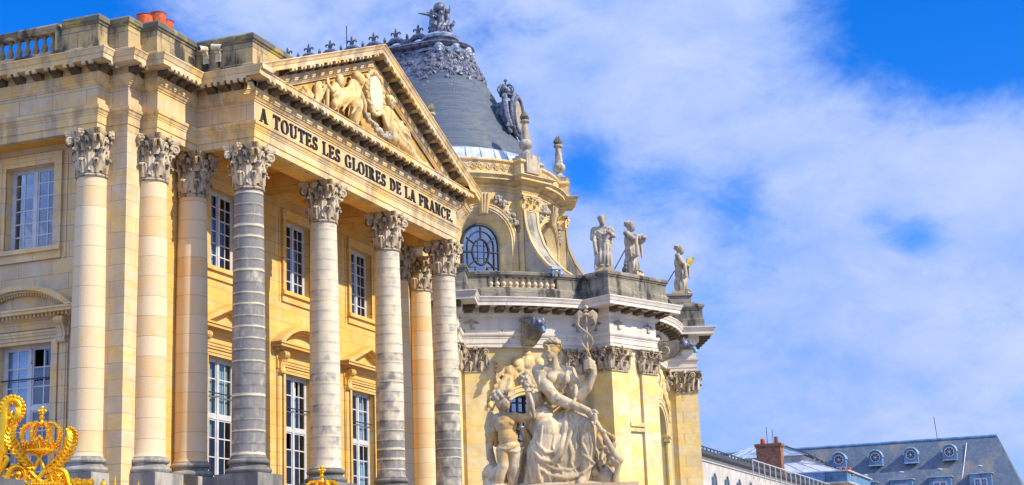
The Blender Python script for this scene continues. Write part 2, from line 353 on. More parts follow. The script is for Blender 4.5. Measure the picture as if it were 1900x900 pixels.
# sculpture: overlapping ellipsoids and tapered limbs fused into one continuous surface
class Sculpt:
    def __init__(s): s.mb = MB(); s.pr = []
    def e(s, c, r, rot=None):
        r = r if isinstance(r, (tuple, list)) else (r, r, r); s.mb.ell(c, r, rot, 22, 14); s.pr.append((Vector(c), r)); return s
    def c(s, *pts):   # (x,y,z,r) chain
        for p in pts: s.mb.ell(p[:3], p[3], None, 22, 14)
        for a, b in zip(pts, pts[1:]):
            s.mb.tube([a[:3], b[:3]], [a[3]*.99, b[3]*.99], 26)
            for i in range(7):
                t = i/6; s.pr.append((Vector(a[:3]).lerp(Vector(b[:3]), t), (a[3]*(1-t)+b[3]*t,)*3))
        return s
    def front(s, x, z, dflt=0):      # depth of the front surface (towards -y) at x, z
        best = None
        for c, r in s.pr:
            q = 1-((x-c.x)/r[0])**2-((z-c.z)/r[2])**2
            if q > 0:
                y = c.y-r[1]*math.sqrt(q)
                if best is None or y < best: best = y
        return dflt if best is None else best
    def fold(s, pts, r, sink=.05):    # a ridge of cloth lying on the front surface
        out = []; n = len(pts); fine = []
        for i in range(n-1):
            for k in range(4): t = k/4; fine.append((pts[i][0]*(1-t)+pts[i+1][0]*t, pts[i][1]*(1-t)+pts[i+1][1]*t))
        fine.append(pts[-1]); last = None
        pr = list(s.pr); m_ = len(fine)
        for i, (x, z) in enumerate(fine):
            y = s.front(x, z, last if last is not None else 0); last = y; k = math.sin(math.pi*(i+.6)/(m_+.2))
            out.append((x, y+r*sink, z, r*(.45+.55*k)))
        for p in out: s.mb.ell(p[:3], p[3], None, 8, 6)
        for a, b in zip(out, out[1:]): s.mb.tube([a[:3], b[:3]], [a[3]*.99, b[3]*.99], 8)
        return s
    def build(s, name, mat, parent, vox, smooth=2, loc=None, rz=None, disp=0, dscale=.2):
        ob = s.mb.build(name, mat, None)
        md = ob.modifiers.new('r', 'REMESH'); md.mode = 'VOXEL'; md.voxel_size = vox
        ms = ob.modifiers.new('s', 'SMOOTH'); ms.iterations = smooth; ms.factor = .5
        if disp:
            tx = bpy.data.textures.new('cut', 'CLOUDS'); tx.noise_scale = dscale
            d = ob.modifiers.new('d', 'DISPLACE'); d.texture = tx; d.strength = disp; d.mid_level = .5; d.texture_coords = 'LOCAL'
        bpy.context.view_layer.update(); dg = bpy.context.evaluated_depsgraph_get()
        me = bpy.data.meshes.new_from_object(ob.evaluated_get(dg)); old = ob.data
        ob.modifiers.clear(); ob.data = me; bpy.data.meshes.remove(old); me.name = name
        me.polygons.foreach_set('use_smooth', [True]*len(me.polygons)); me.update()
        ob.parent = parent
        if loc is not None: ob.location = loc
        if rz is not None: ob.rotation_euler = (0, 0, rz)
        return ob

# wall with openings, in (s, z, depth) coordinates mapped to 3d by f
def top_of(op, x):
    t = (x-op['c'])/op['h']; return op['spring']+op.get('rise', 0)*math.sqrt(max(0, 1-t*t))
def wall(mb, f, s0, s1, z0, z1, ops, step=.6, d=0):
    xs = {s0, s1}
    for op in ops:
        a, b = op['c']-op['h'], op['c']+op['h']
        k = 24 if op.get('rise') else 2
        for i in range(k+1): xs.add(op['c']-op['h']*math.cos(math.pi*i/k) if op.get('rise') else a+(b-a)*i/k)
    xs = sorted(x for x in xs if s0-1e-6 <= x <= s1+1e-6); full = [xs[0]]
    for x in xs[1:]:
        n = max(1, int(math.ceil((x-full[-1])/step))); b = full[-1]
        for i in range(1, n+1): full.append(b+(x-b)*i/n)
    for xa, xb in zip(full, full[1:]):
        if xb-xa < 1e-6: continue
        mid = (xa+xb)/2; za = zb = z0
        for op in sorted((o for o in ops if abs(mid-o['c']) < o['h']), key=lambda o: o['sill']):
            if op['sill'] > za+1e-6 or op['sill'] > zb+1e-6: mb.quad(f(xa, za, d), f(xb, zb, d), f(xb, op['sill'], d), f(xa, op['sill'], d))
            za, zb = top_of(op, xa), top_of(op, xb)
        mb.quad(f(xa, za, d), f(xb, zb, d), f(xb, z1, d), f(xa, z1, d))
def outline(op, n=24, grow=0.0):
    c, h = op['c'], op['h']+grow; pts = [(c-h, op['sill'])]
    if op.get('rise'):
        k = (op['rise']+grow)
        pts += [(c-h*math.cos(math.pi*i/n), op['spring']+k*math.sin(math.pi*i/n)) for i in range(n+1)]
    else: pts += [(c-h, op['spring']+grow), (c+h, op['spring']+grow)]
    return pts+[(c+h, op['sill'])]
def strip(mb, f, A, da, B, db):
    for (a, b), (a2, b2) in zip(zip(A, A[1:]), zip(B, B[1:])): mb.quad(f(*a, da), f(*b, da), f(*b2, db), f(*a2, db))
def reveal(mb, f, op, d0, d1, shrink=0, sill=True):
    A = outline(op); B = outline(op, grow=-shrink); strip(mb, f, A, d0, B, d1)
    if sill: mb.quad(f(*A[0], d0), f(*A[-1], d0), f(*B[-1], d1), f(*B[0], d1))
def archivolt(mb, f, op, prof):    # prof: (grow, depth) pairs
    for (g0, d0), (g1, d1) in zip(prof, prof[1:]): strip(mb, f, outline(op, grow=g0), d0, outline(op, grow=g1), d1)
# ------------------------------------------------------------------ ground
g = MB(); g.quad((-400, -400, 0), (700, -400, 0), (700, 600, 0), (-400, 600, 0)); tag(g.build('ground', 'paving'), kind='structure')

# ------------------------------------------------------------------ palace pavilion
PAV = thing('palace_pavilion', 'cream stone palace pavilion with Corinthian portico and inscribed pediment', 'building')
A0, FZ, CB = 16.18, 16.927, 17.602
X1, Y1, X2, Y2, X3, Y3, RO = -4.0, 2.966, -3.437, 2.248, -2.706, 1.675, .458
XR = 16.08; MIR = XR-RO
WA, WB = 2.45, -3.2
fA = lambda s, z, d: (s, WA+d, z)
fB = lambda s, z, d: (WB+d, s, z)
fBr = lambda s, z, d: (MIR-WB-d, s, z)
CX = [2.55, 7.72, 12.97]; CYL = 5.99
YB = 30
def up_op(c): return dict(c=c, h=.92, sill=12.9, spring=15.6)
def lo_op(c): return dict(c=c, h=1.0, sill=5.3, spring=9.9)
left_c = [CYL, CYL+5.15, CYL+10.3, CYL+15.45]
ops_f = [o for c in CX for o in (up_op(c), lo_op(c))]; ops_l = [o for c in left_c for o in (up_op(c), lo_op(c))]
mb = MB(); wall(mb, fA, -2.6, MIR+2.6, 0, 16.9, ops_f, 4)
for o in ops_f: reveal(mb, fA, o, 0, .45)
mb.build('portico_wall', 'ochre stone', PAV)
mb = MB(); wall(mb, fB, 2.9, YB, 0, 18.5, ops_l, 6)
for o in ops_l: reveal(mb, fB, o, 0, .45)
wall(mb, fBr, 2.9, YB, 0, 18.5, [], 6)
mb.quad((WB, YB, 0), (MIR-WB, YB, 0), (MIR-WB, YB, 18.5), (WB, YB, 18.5))
for sx in (0, 1):   # corner piers that carry the stepped entablature
    fx = (lambda x: MIR-x) if sx else (lambda x: x)
    for x0, x1, y0, y1 in ((X2, -2.5, Y2, 3.02),):
        a, b = sorted((fx(x0), fx(x1))); mb.box(a+.012, b-.012, y0+.012, y1, 0, 16.19)
    a, b = sorted((fx(-3.72), fx(-2.9))); mb.box(a, b, 3.02, 4.12, 0, 5.7)
mb.build('side_wall', 'cream stone', PAV)
mb = MB(); mb.box(-3.3, MIR+3.3, 3.2, YB-.2, 18.3, 18.6); mb.box(-3.0, MIR+3.0, 3.2, YB-.2, 10.8, 11.0); mb.build('flat_roof', 'lead', PAV)

PATH = [(X1, YB), (X1, Y1), (X2, Y1), (X2, Y2), (X3, Y2), (X3, Y3), (-RO, Y3), (-RO, -RO), (XR, -RO), (XR, Y3), (MIR-X3, Y3), (MIR-X3, Y2), (MIR-X2, Y2), (MIR-X2, Y1), (MIR-X1, Y1), (MIR-X1, YB)]
mb = MB(); mb.sweep(PATH, [(-.25, A0), (0, A0), (0, 16.40), (.03, 16.405), (.03, 16.64), (.05, 16.66), (.05, 16.70), (.07, 16.72), (.10, 16.80), (.13, 16.82), (.14, 16.86), (.14, 16.915), (.02, 16.927), (-.25, 16.927)])
mb.build('architrave', 'moulded stone', PAV)
mb = MB(); mb.sweep(PATH, [(-.25, 16.92), (0, 16.92), (0, CB+.01), (-.25, CB+.01)]); FRZ = mb.build('frieze', 'cream stone', PAV)
# soffits and ceiling of the portico, beams from each column to the wall
mb = MB()
mb.box(X1+.2, -3.0, 3.2, YB, A0+.006, 16.9); mb.box(-.3, MIR+.3, -.28, RO, A0+.006, 16.9)
for x in (0, 5.107, 10.272, 15.622): mb.box(x-RO+.01, x+RO-.01, RO, WA+.05, A0+.012, 16.88)
mb.box(-2.6, -.44, Y3+.2, WA+.05, A0+.009, 16.9); mb.box(MIR+.44, MIR+2.6, Y3+.2, WA+.05, A0+.009, 16.9)
mb.box(-.4, MIR+.4, 0, WA+.06, 16.72, 17.2)
for a, b in ((.46, 4.64), (5.57, 9.81), (10.74, 15.16)):   # coffer mouldings and a string course at the top of the wall
    mb.box(a, b, WA-.14, WA, 16.3, 16.72); mb.box(a, b, WA-.22, WA, 16.56, 16.715); mb.box(a, b, RO, RO+.1, 16.5, 16.718)
mb.build('portico_ceiling', 'portico ceiling stone', PAV)

def modillion(mb, f):   # f(out, z, s) -> 3d; z measured from the soffit
    prof = [(.10, 0), (.56, 0), (.585, -.05), (.56, -.115), (.50, -.13), (.44, -.105), (.36, -.12), (.27, -.18), (.18, -.225), (.10, -.23)]
    mb.prism(prof, lambda o, z: f(o, z, -.16), lambda o, z: f(o, z, .16))
def mod_scroll(mb, f):
    pts = [(.555+.062*math.cos(a), -.062+.062*math.sin(a)) for a in [2*math.pi*i/10 for i in range(10)]]
    for s0 in (-.185, .055): mb.prism(pts, lambda o, z: f(o, z, s0), lambda o, z: f(o, z, s0+.13))
    mb.prism([(.10, -.001), (.60, -.001), (.60, -.028), (.10, -.028)], lambda o, z: f(o, z, -.19), lambda o, z: f(o, z, .19))
SOF = 18.215
CORN = [(-.25, CB), (.03, CB), (.03, 17.64), (.06, 17.66), (.11, 17.74), (.14, 17.755), (.14, 17.80), (.16, 17.81), (.16, 17.985), (.13, 17.99), (.10, SOF), (.60, SOF), (.60, 18.365), (.62, 18.37), (.635, 18.40), (.635, 18.415), (-.25, 18.43)]
mb = MB(); mb.sweep(PATH, CORN)
CYMA = [(.0, 18.41), (.635, 18.41), (.645, 18.43), (.66, 18.47), (.685, 18.515), (.70, 18.525), (.70, 18.564), (-.25, 18.60)]
mb.sweep(PATH[:7]+[(-RO, -RO-.69)], CYMA); mb.sweep([(XR, -RO-.69)]+PATH[9:], CYMA)
mb.build('cornice', 'moulded stone', PAV)
def bracket(f):
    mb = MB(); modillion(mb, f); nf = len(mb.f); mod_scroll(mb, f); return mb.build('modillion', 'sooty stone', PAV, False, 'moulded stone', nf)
def row(mid, pa, pb, n_, off0, off1):
    """modillions along a straight run of the entablature"""
    a, b = Vector(pa), Vector(pb); d = (b-a).normalized(); nrm = Vector((d.y, -d.x))
    for i in range(n_):
        p = a+d*(off0+(((b-a).length-off0-off1)*i/max(1, n_-1)))
        f = lambda o, z, s: (p.x+nrm.x*o+d.x*s, p.y+nrm.y*o+d.y*s, SOF+z)
        bracket(f)
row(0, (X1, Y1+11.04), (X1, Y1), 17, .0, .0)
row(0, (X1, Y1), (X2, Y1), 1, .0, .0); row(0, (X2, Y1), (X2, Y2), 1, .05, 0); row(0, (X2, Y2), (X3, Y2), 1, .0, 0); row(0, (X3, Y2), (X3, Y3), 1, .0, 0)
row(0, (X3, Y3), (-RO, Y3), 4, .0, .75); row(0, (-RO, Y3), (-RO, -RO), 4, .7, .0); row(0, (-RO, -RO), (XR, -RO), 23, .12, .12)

row(0, (XR, -RO), (XR, Y3), 4, 0, .7)
# pediment: raking cornices, tympanum, roof
XA, ZA, XL, XRR, ZL = 8.02, 22.2, -RO-.69, 17.35, 18.564
rake = MB()
RP = [(-.0, -.96), (.03, -.95), (.03, -.92), (.06, -.90), (.11, -.82), (.14, -.81), (.14, -.755), (.16, -.745), (.16, -.575), (.10, -.57), (.10, -.35), (.604, -.35), (.604, -.20), (.62, -.195), (.637, -.165), (.645, -.135), (.66, -.095), (.688, -.05), (.705, -.04), (.705, 0), (-.5, .0)]
def rk(x): return ZL+(ZA-ZL)*((x-XL)/(XA-XL) if x < XA else (XRR-x)/(XRR-XA))
for x0, x1 in ((XL, XA), (XA, XRR)):
    for (o0, z0), (o1, z1) in zip(RP, RP[1:]):
        rake.quad((x0, -RO-o0, rk(x0)+z0), (x1, -RO-o0, rk(x1)+z0), (x1, -RO-o1, rk(x1)+z1), (x0, -RO-o1, rk(x0)+z1))
rake.build('raking_cornice', 'moulded stone', PAV)
for k in range(12):
    for side in (0, 1):
        x = (1.15+k*.63) if side == 0 else (XRR-2.05-k*.62)
        if side == 0 and x > XA-.15 or side == 1 and x < XA+.15: continue
        sl_ = (ZA-ZL)/(XA-XL) if side == 0 else -(ZA-ZL)/(XRR-XA)
        zb = rk(x)-.352
        f = lambda o, z, s: (x+s, -RO-o, zb+z+sl_*s)
        bracket(f)
mb = MB(); mb.add([(XL+.8, -RO+.06, 18.3), (XRR-.8, -RO+.06, 18.3), (XA, -RO+.06, ZA-.9)], [(0, 1, 2)]); mb.build('tympanum', 'tympanum stone', PAV)
mb = MB(); P = [(XL+.05, ZL-.06), (XA, ZA-.03), (XRR-.05, ZL-.06)]
mb.prism(P, lambda x, z: (x, -RO+.1, z), lambda x, z: (x, 6.0, z)); mb.build('pediment_roof', 'lead', PAV)
# attic wall over the steps, coping
APATH = [(X1, 4.42)]+PATH[1:8]+[(2.2, -RO), (2.2, 2.2)]
mb = MB(); mb.sweep(APATH, [(-.62, 18.5), (-.06, 18.5), (-.06, 18.92), (-.09, 18.96), (-.142, 18.98), (-.142, 19.70), (-.62, 19.70)]); mb.build('attic_wall', 'weathered parapet stone', PAV)
mb = MB(); mb.sweep(APATH, [(-.64, 19.69), (-.11, 19.69), (-.10, 19.74), (-.05, 19.78), (-.05, 19.92), (-.10, 19.985), (-.64, 20.0)]); mb.build('attic_coping', 'lichen coping', PAV)
# balustrade on the left
BAL = MB(); BX = X1+.142+.16
BAL.box(X1+.02, X1+.5, 4.42, YB, 18.5, 18.98); BAL.build('balustrade_plinth', 'weathered parapet stone', PAV)
mb = MB(); mb.sweep([(BX, YB), (BX, 4.6)], [(-.17, 19.66), (.17, 19.66), (.19, 19.70), (.21, 19.76), (.21, 19.87), (.17, 19.93), (-.17, 19.93), (-.2, 19.76)]); mb.build('balustrade_rail', 'weathered parapet stone', PAV)
mb = MB(); mb.box(X1+.135, X1+.48, 4.40, 4.72, 18.97, 19.67); mb.build('balustrade_pier', 'weathered parapet stone', PAV)
BPROF = [(.11, 0), (.11, .06), (.075, .08), (.06, .1), (.085, .16), (.118, .24), (.112, .30), (.08, .38), (.056, .46), (.05, .54), (.062, .57), (.075, .59), (.06, .61), (.095, .635), (.1, .66), (.1, .69)]
def baluster(parent, loc, mat='weathered parapet stone', k=1.0, h=1.0):
    b = MB().lathe([(r*k, z*h) for r, z in BPROF], 12).build('baluster', mat, parent, True); b.location = loc; return b
b0 = baluster(PAV, (BX, 4.9, 18.975))
for i in range(1, 15): dup(b0, PAV, (BX, 4.9+.328*i, 18.975))

# ------------------------------------------------------------------ columns
def leaf(mb, o, T, N, h, w, proj, lob=5):
    """acanthus leaf: rises along z from o, hangs over along N, T is across"""
    o, T, N = Vector(o), Vector(T), Vector(N); nv, nu = 10, 6; rows = []
    for j in range(nv+1):
        v = j/nv
        if v < .68: out = .02+proj*.25*(v/.68)**2; z = h*v/.68*.93
        else:
            a = (v-.68)/.32*math.pi*1.15; rr = proj*.42
            out = .02+proj*.25+rr*(1-math.cos(a))*.9; z = h*.93+rr*.75*math.sin(a)
        hw = w*.5*(.82+.3*math.sin(math.pi*min(v*1.1, 1)))*(1-.45*max(0, v-.6)/.4)*(1-.13*(0.5+.5*math.cos(v*lob*2*math.pi)))
        for i in range(nu+1):
            u = -1+2*i/nu; rib = .22*proj*(1-abs(u))**.5*(1 if v < .7 else .5)
            wav = .07*proj*math.cos(u*3*math.pi)
            rows.append(tuple(o+T*(u*hw)+N*(out+rib+wav-.18*proj*u*u)+Vector((0, 0, z-.06*h*u*u*(v > .6)))))
    k = nu+1
    mb.add(rows, [(j*k+i, j*k+i+1, (j+1)*k+i+1, (j+1)*k+i) for j in range(nv) for i in range(nu)])
def volute(mb, c, e, r, n=20, turns=1.4, tr=.045, start=None, flip=1):
    """scroll in the vertical plane through direction e"""
    c, e = Vector(c), Vector(e).normalized(); pts = []
    for x, z in spiral(r, r*.12, -turns*1.0, n, math.pi*.75): pts.append(c+e*(x*flip)+Vector((0, 0, z)))
    rs = [tr*(1-.45*i/n) for i in range(n+1)]
    if start is not None:
        st = [Vector(q) for q in start]; rs = [tr*.55+tr*.45*i/len(st) for i in range(len(st))]+rs; pts = st+pts
    mb.tube(pts, rs, 6); mb.ell(c, r*.32, None, 6, 5)
def capital_mesh():
    mb = MB(); H = 1.36
    mb.lathe([(.455, 0), (.44, .05), (.445, .5), (.48, .85), (.56, 1.1), (.60, 1.17)], 20)
    mb.lathe([(.455, -.08), (.50, -.075), (.52, -.04), (.50, 0), (.455, .01)], 28)
    for k in range(8):
        a = R(45*k); N = (math.cos(a), math.sin(a), 0); T = (-math.sin(a), math.cos(a), 0); leaf(mb, (N[0]*.45, N[1]*.45, .02), T, N, .44, .35, .19)
        a = R(45*k+22.5); N = (math.cos(a), math.sin(a), 0); T = (-math.sin(a), math.cos(a), 0); leaf(mb, (N[0]*.45, N[1]*.45, .1), T, N, .74, .34, .21)
    for k in range(4):
        a = R(45+90*k); e = Vector((math.cos(a), math.sin(a), 0)); t = Vector((-e.y, e.x, 0))
        for sgn in (-1, 1):
            c = e*.70+t*sgn*.085+Vector((0, 0, 1.05)); b = R(45+90*k+sgn*24); st = Vector((math.cos(b), math.sin(b), 0))
            volute(mb, c, e*.92-t*sgn*.0, .135, 18, 1.5, .05, [st*.46+Vector((0, 0, .62)), st*.53+Vector((0, 0, .85)), (st*.4+e*.2)*.98+Vector((0, 0, 1.05)), e*.58+t*sgn*.07+Vector((0, 0, 1.15))])
        leaf(mb, e*.54+Vector((0, 0, .74)), t, e, .24, .24, .16)
        a = R(90*k); e = Vector((math.cos(a), math.sin(a), 0)); t = Vector((-e.y, e.x, 0))
        for sgn in (-1, 1):
            volute(mb, e*.60+t*sgn*.14+Vector((0, 0, 1.05)), t*sgn*-1, .09, 14, 1.3, .035, [e*.50+t*sgn*.2+Vector((0, 0, .75)), e*.55+t*sgn*.25+Vector((0, 0, .95))])
        leaf(mb, e*.5+Vector((0, 0, .72)), t, e, .3, .16, .1)
        fl = e*.70+Vector((0, 0, 1.25)); mb.ell(fl, .075, None, 8, 6)
        for q in range(7): b = 2*math.pi*q/7; mb.ell(fl+t*.10*math.cos(b)+Vector((0, 0, .10*math.sin(b)))-e*.02, .055, None, 6, 5)
    def aba(s, z0, z1, s1=None):
        pts = []
        for k in range(4):
            a = R(45+90*k); e = Vector((math.cos(a), math.sin(a), 0)); t = Vector((-e.y, e.x, 0))
            c0, c1 = e*.88-t*.07, e*.88+t*.07; e2 = Vector((math.cos(a+math.pi/2), math.sin(a+math.pi/2), 0)); d1 = e2*.88-Vector((-e2.y, e2.x, 0))*.07
            mid = (e+e2).normalized()
            pts += [c0, c1]
            for q in range(1, 8):
                u = q/8; p = c1.lerp(d1, u); pts.append(p-mid*(.125*4*u*(1-u)))
        mb.prism([(p.x, p.y) for p in pts], lambda x, y: (x*s, y*s, z0), lambda x, y: (x*(s1 or s), y*(s1 or s), z1))
    aba(.90, 1.16, 1.24, .94); aba(.97, 1.24, 1.27); aba(.99, 1.275, 1.355, 1.03)
    return mb
ZB, ZN = 6.245, 14.817
def column_base(mb):
    mb.lathe([(.53, .50), (.58, .49), (.585, .45), (.60, .445), (.64, .42), (.655, .375), (.64, .33), (.60, .31), (.575, .30), (.56, .26), (.58, .22), (.64, .20), (.66, .195), (.70, .17), (.725, .11), (.70, .04), (.66, .005), (.5, 0)], 36)
CAPM = capital_mesh()
def entasis(t): return .524-.066*(max(0, t-.25)/.75)**1.6
def make_column(weath):
    sh = MB().lathe([(.56, 0), (.545, .03), (.528, .09)]+[(entasis(i/14), .1+(ZN-ZB-.1)*i/14) for i in range(15)], 40)
    col = sh.build('column', 'weathered column stone' if weath else 'clean column stone', PAV, 40)
    b = MB(); column_base(b); b = b.build('column_base', 'dark plinth stone' if weath else 'base stone', col, 35); b.location = (0, 0, -.5)
    p = MB(); h = ZB-.5; p.box(-.76, .76, -.76, .76, -h-.5, -.5-.0); p.box(-.84, .84, -.84, .84, -h-.5, -1.62); p.build('pedestal', 'dark plinth stone' if weath else 'base stone', col)
    c = CAPM.build('capital', 'capital stone', col, 50); c.location = (0, 0, ZN-ZB)
    return col
stone('base stone', (.36, .34, .32), (.28, .27, .26), (.4, .35, .26), .4, (.08, .08, .08), .6, None)
first = {}
spots = [(X1+RO, Y1+RO, 0), (X3+RO, Y3+RO, 0), (0, 2.084, 0), (0, 0, 1), (5.107, 0, 1), (10.272, 0, 1), (MIR+.05, 0, 1), (MIR, 2.084, 0), (MIR-X3-RO+.25, Y3+RO+.05, 0), (MIR-X1-RO, Y1+RO, 0)]
spots += [(X1+RO, Y1+RO+5.15*k+.0, 0) for k in (1, 2, 3, 4)]
for x, y, w in spots:
    if w not in first: o = first[w] = make_column(w)
    else: o = dup(first[w], PAV)
    o.location = (x, y, ZB)
    o.color = {0: (1.0, 0, 0, 1), 5.107: (.12, .15, 0, 1), 10.272: (.2, .45, 0, 1)}.get(x, (.25, .6, 0, 1)) if w else (0, 0, 0, 1)
# column by column: the capitals share one mesh
cm = first[0].children
for c in first[1].children:
    if c.name.startswith('capital'): c.data = [q for q in first[0].children if q.name.startswith('capital')][0].data
# ------------------------------------------------------------------ windows of the pavilion
def bxf(f): return lambda s, d, z: f(s, z, d)
def sash(parent, f, c, h, z0, z1, d, rows, cols=4, transom=None, blinds=(), room=True, curtain='blind', bar=None, skip=()):
    fr = MB(); F = bxf(f); fw_ = .085
    fr.box(c-h, c-h+fw_, d, d+.09, z0, z1, F); fr.box(c+h-fw_, c+h, d, d+.09, z0, z1, F)
    fr.box(c-h+fw_, c+h-fw_, d, d+.09, z1-fw_, z1, F); fr.box(c-h+fw_, c+h-fw_, d, d+.09, z0, z0+fw_, F)
    fr.box(c-.065, c+.065, d-.02, d+.08, z0+fw_, z1-fw_, F)
    secs = [(z0+fw_, z1-fw_, rows)] if transom is None else [(z0+fw_, transom-.07, rows[0]), (transom+.07, z1-fw_, rows[1])]
    if transom is not None: fr.box(c-h+fw_, c+h-fw_, d-.012, d+.085, transom-.07, transom+.07, F)
    half = cols//2; cells = []
    for side in (-1, 1):
        a, b = (c-h+fw_, c-.065) if side < 0 else (c+.065, c+h-fw_)
        for si, (za, zb, n) in enumerate(secs):
            for st in (a, b-.05): fr.box(st, st+.05, d+.01, d+.07, za, zb, F)
            for zz in (za, zb-.05): fr.box(a+.05, b-.05, d+.012, d+.068, zz, zz+.05, F)
            for i in range(1, half): x = a+(b-a)*i/half; fr.box(x-.02, x+.02, d+.02, d+.06, za+.05, zb-.05, F)
            for j in range(1, n): z = za+(zb-za)*j/n; fr.box(a+.05, b-.05, d+.022, d+.058, z-.02, z+.02, F)
            for i in range(half):
                for j in range(n): cells.append((si, side, i, j, a+(b-a)*i/half, a+(b-a)*(i+1)/half, za+(zb-za)*j/n, za+(zb-za)*(j+1)/n))
    w = fr.build('window', 'white paint', parent)
    gl = MB()
    for si, side, i, j, a, b, za, zb in cells:
        if (si, side, i, j) in skip: continue
        t = (rnd()-.5)*.003; t2 = (rnd()-.5)*.003
        gl.quad(f(a, za, d+.04+t), f(b, za, d+.04-t), f(b, zb, d+.04+t2), f(a, zb, d+.04-t2))
    gl.build('window_panes', 'window glass', w)
    bl = MB()
    for si, side, i, j, a, b, za, zb in cells:
        if any(q(si, side, i, j) for q in blinds): bl.quad(f(a, za, d+.16), f(b, za, d+.16), f(b, zb, d+.16), f(a, zb, d+.16))
    if bl.f: bl.build('blind', curtain, w)
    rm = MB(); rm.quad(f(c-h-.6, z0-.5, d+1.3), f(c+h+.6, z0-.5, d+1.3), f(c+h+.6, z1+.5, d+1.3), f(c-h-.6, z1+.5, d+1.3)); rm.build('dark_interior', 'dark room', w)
    if bar:
        t = MB().tube([f(c-h-.02, bar, d-.12), f(c+h+.02, bar, d-.12)], .022, 8); t.build('safety_bar', 'iron', w)
    return w
def frame_upper(f, c, mat):
    op = up_op(c); mb = MB(); F = bxf(f)
    archivolt(mb, f, op, [(0, .02), (0, -.045), (.13, -.045), (.14, -.075), (.27, -.075), (.28, -.11), (.33, -.11), (.33, 0)])
    mb.box(c-1.27, c+1.27, -.16, 0, 12.76, 12.9, F); mb.box(c-1.25, c+1.25, -.07, 0, 12.5, 12.76, F); mb.box(c-.92, c+.92, -.11, .3, 12.86, 12.905, F)
    # sunk panel round the frame
    archivolt(mb, f, dict(c=c, h=1.36, sill=12.5, spring=15.72), [(0, -.002), (.0, -.03), (.06, -.03), (.06, 0)])
    return mb.build('window_surround', mat, PAV)
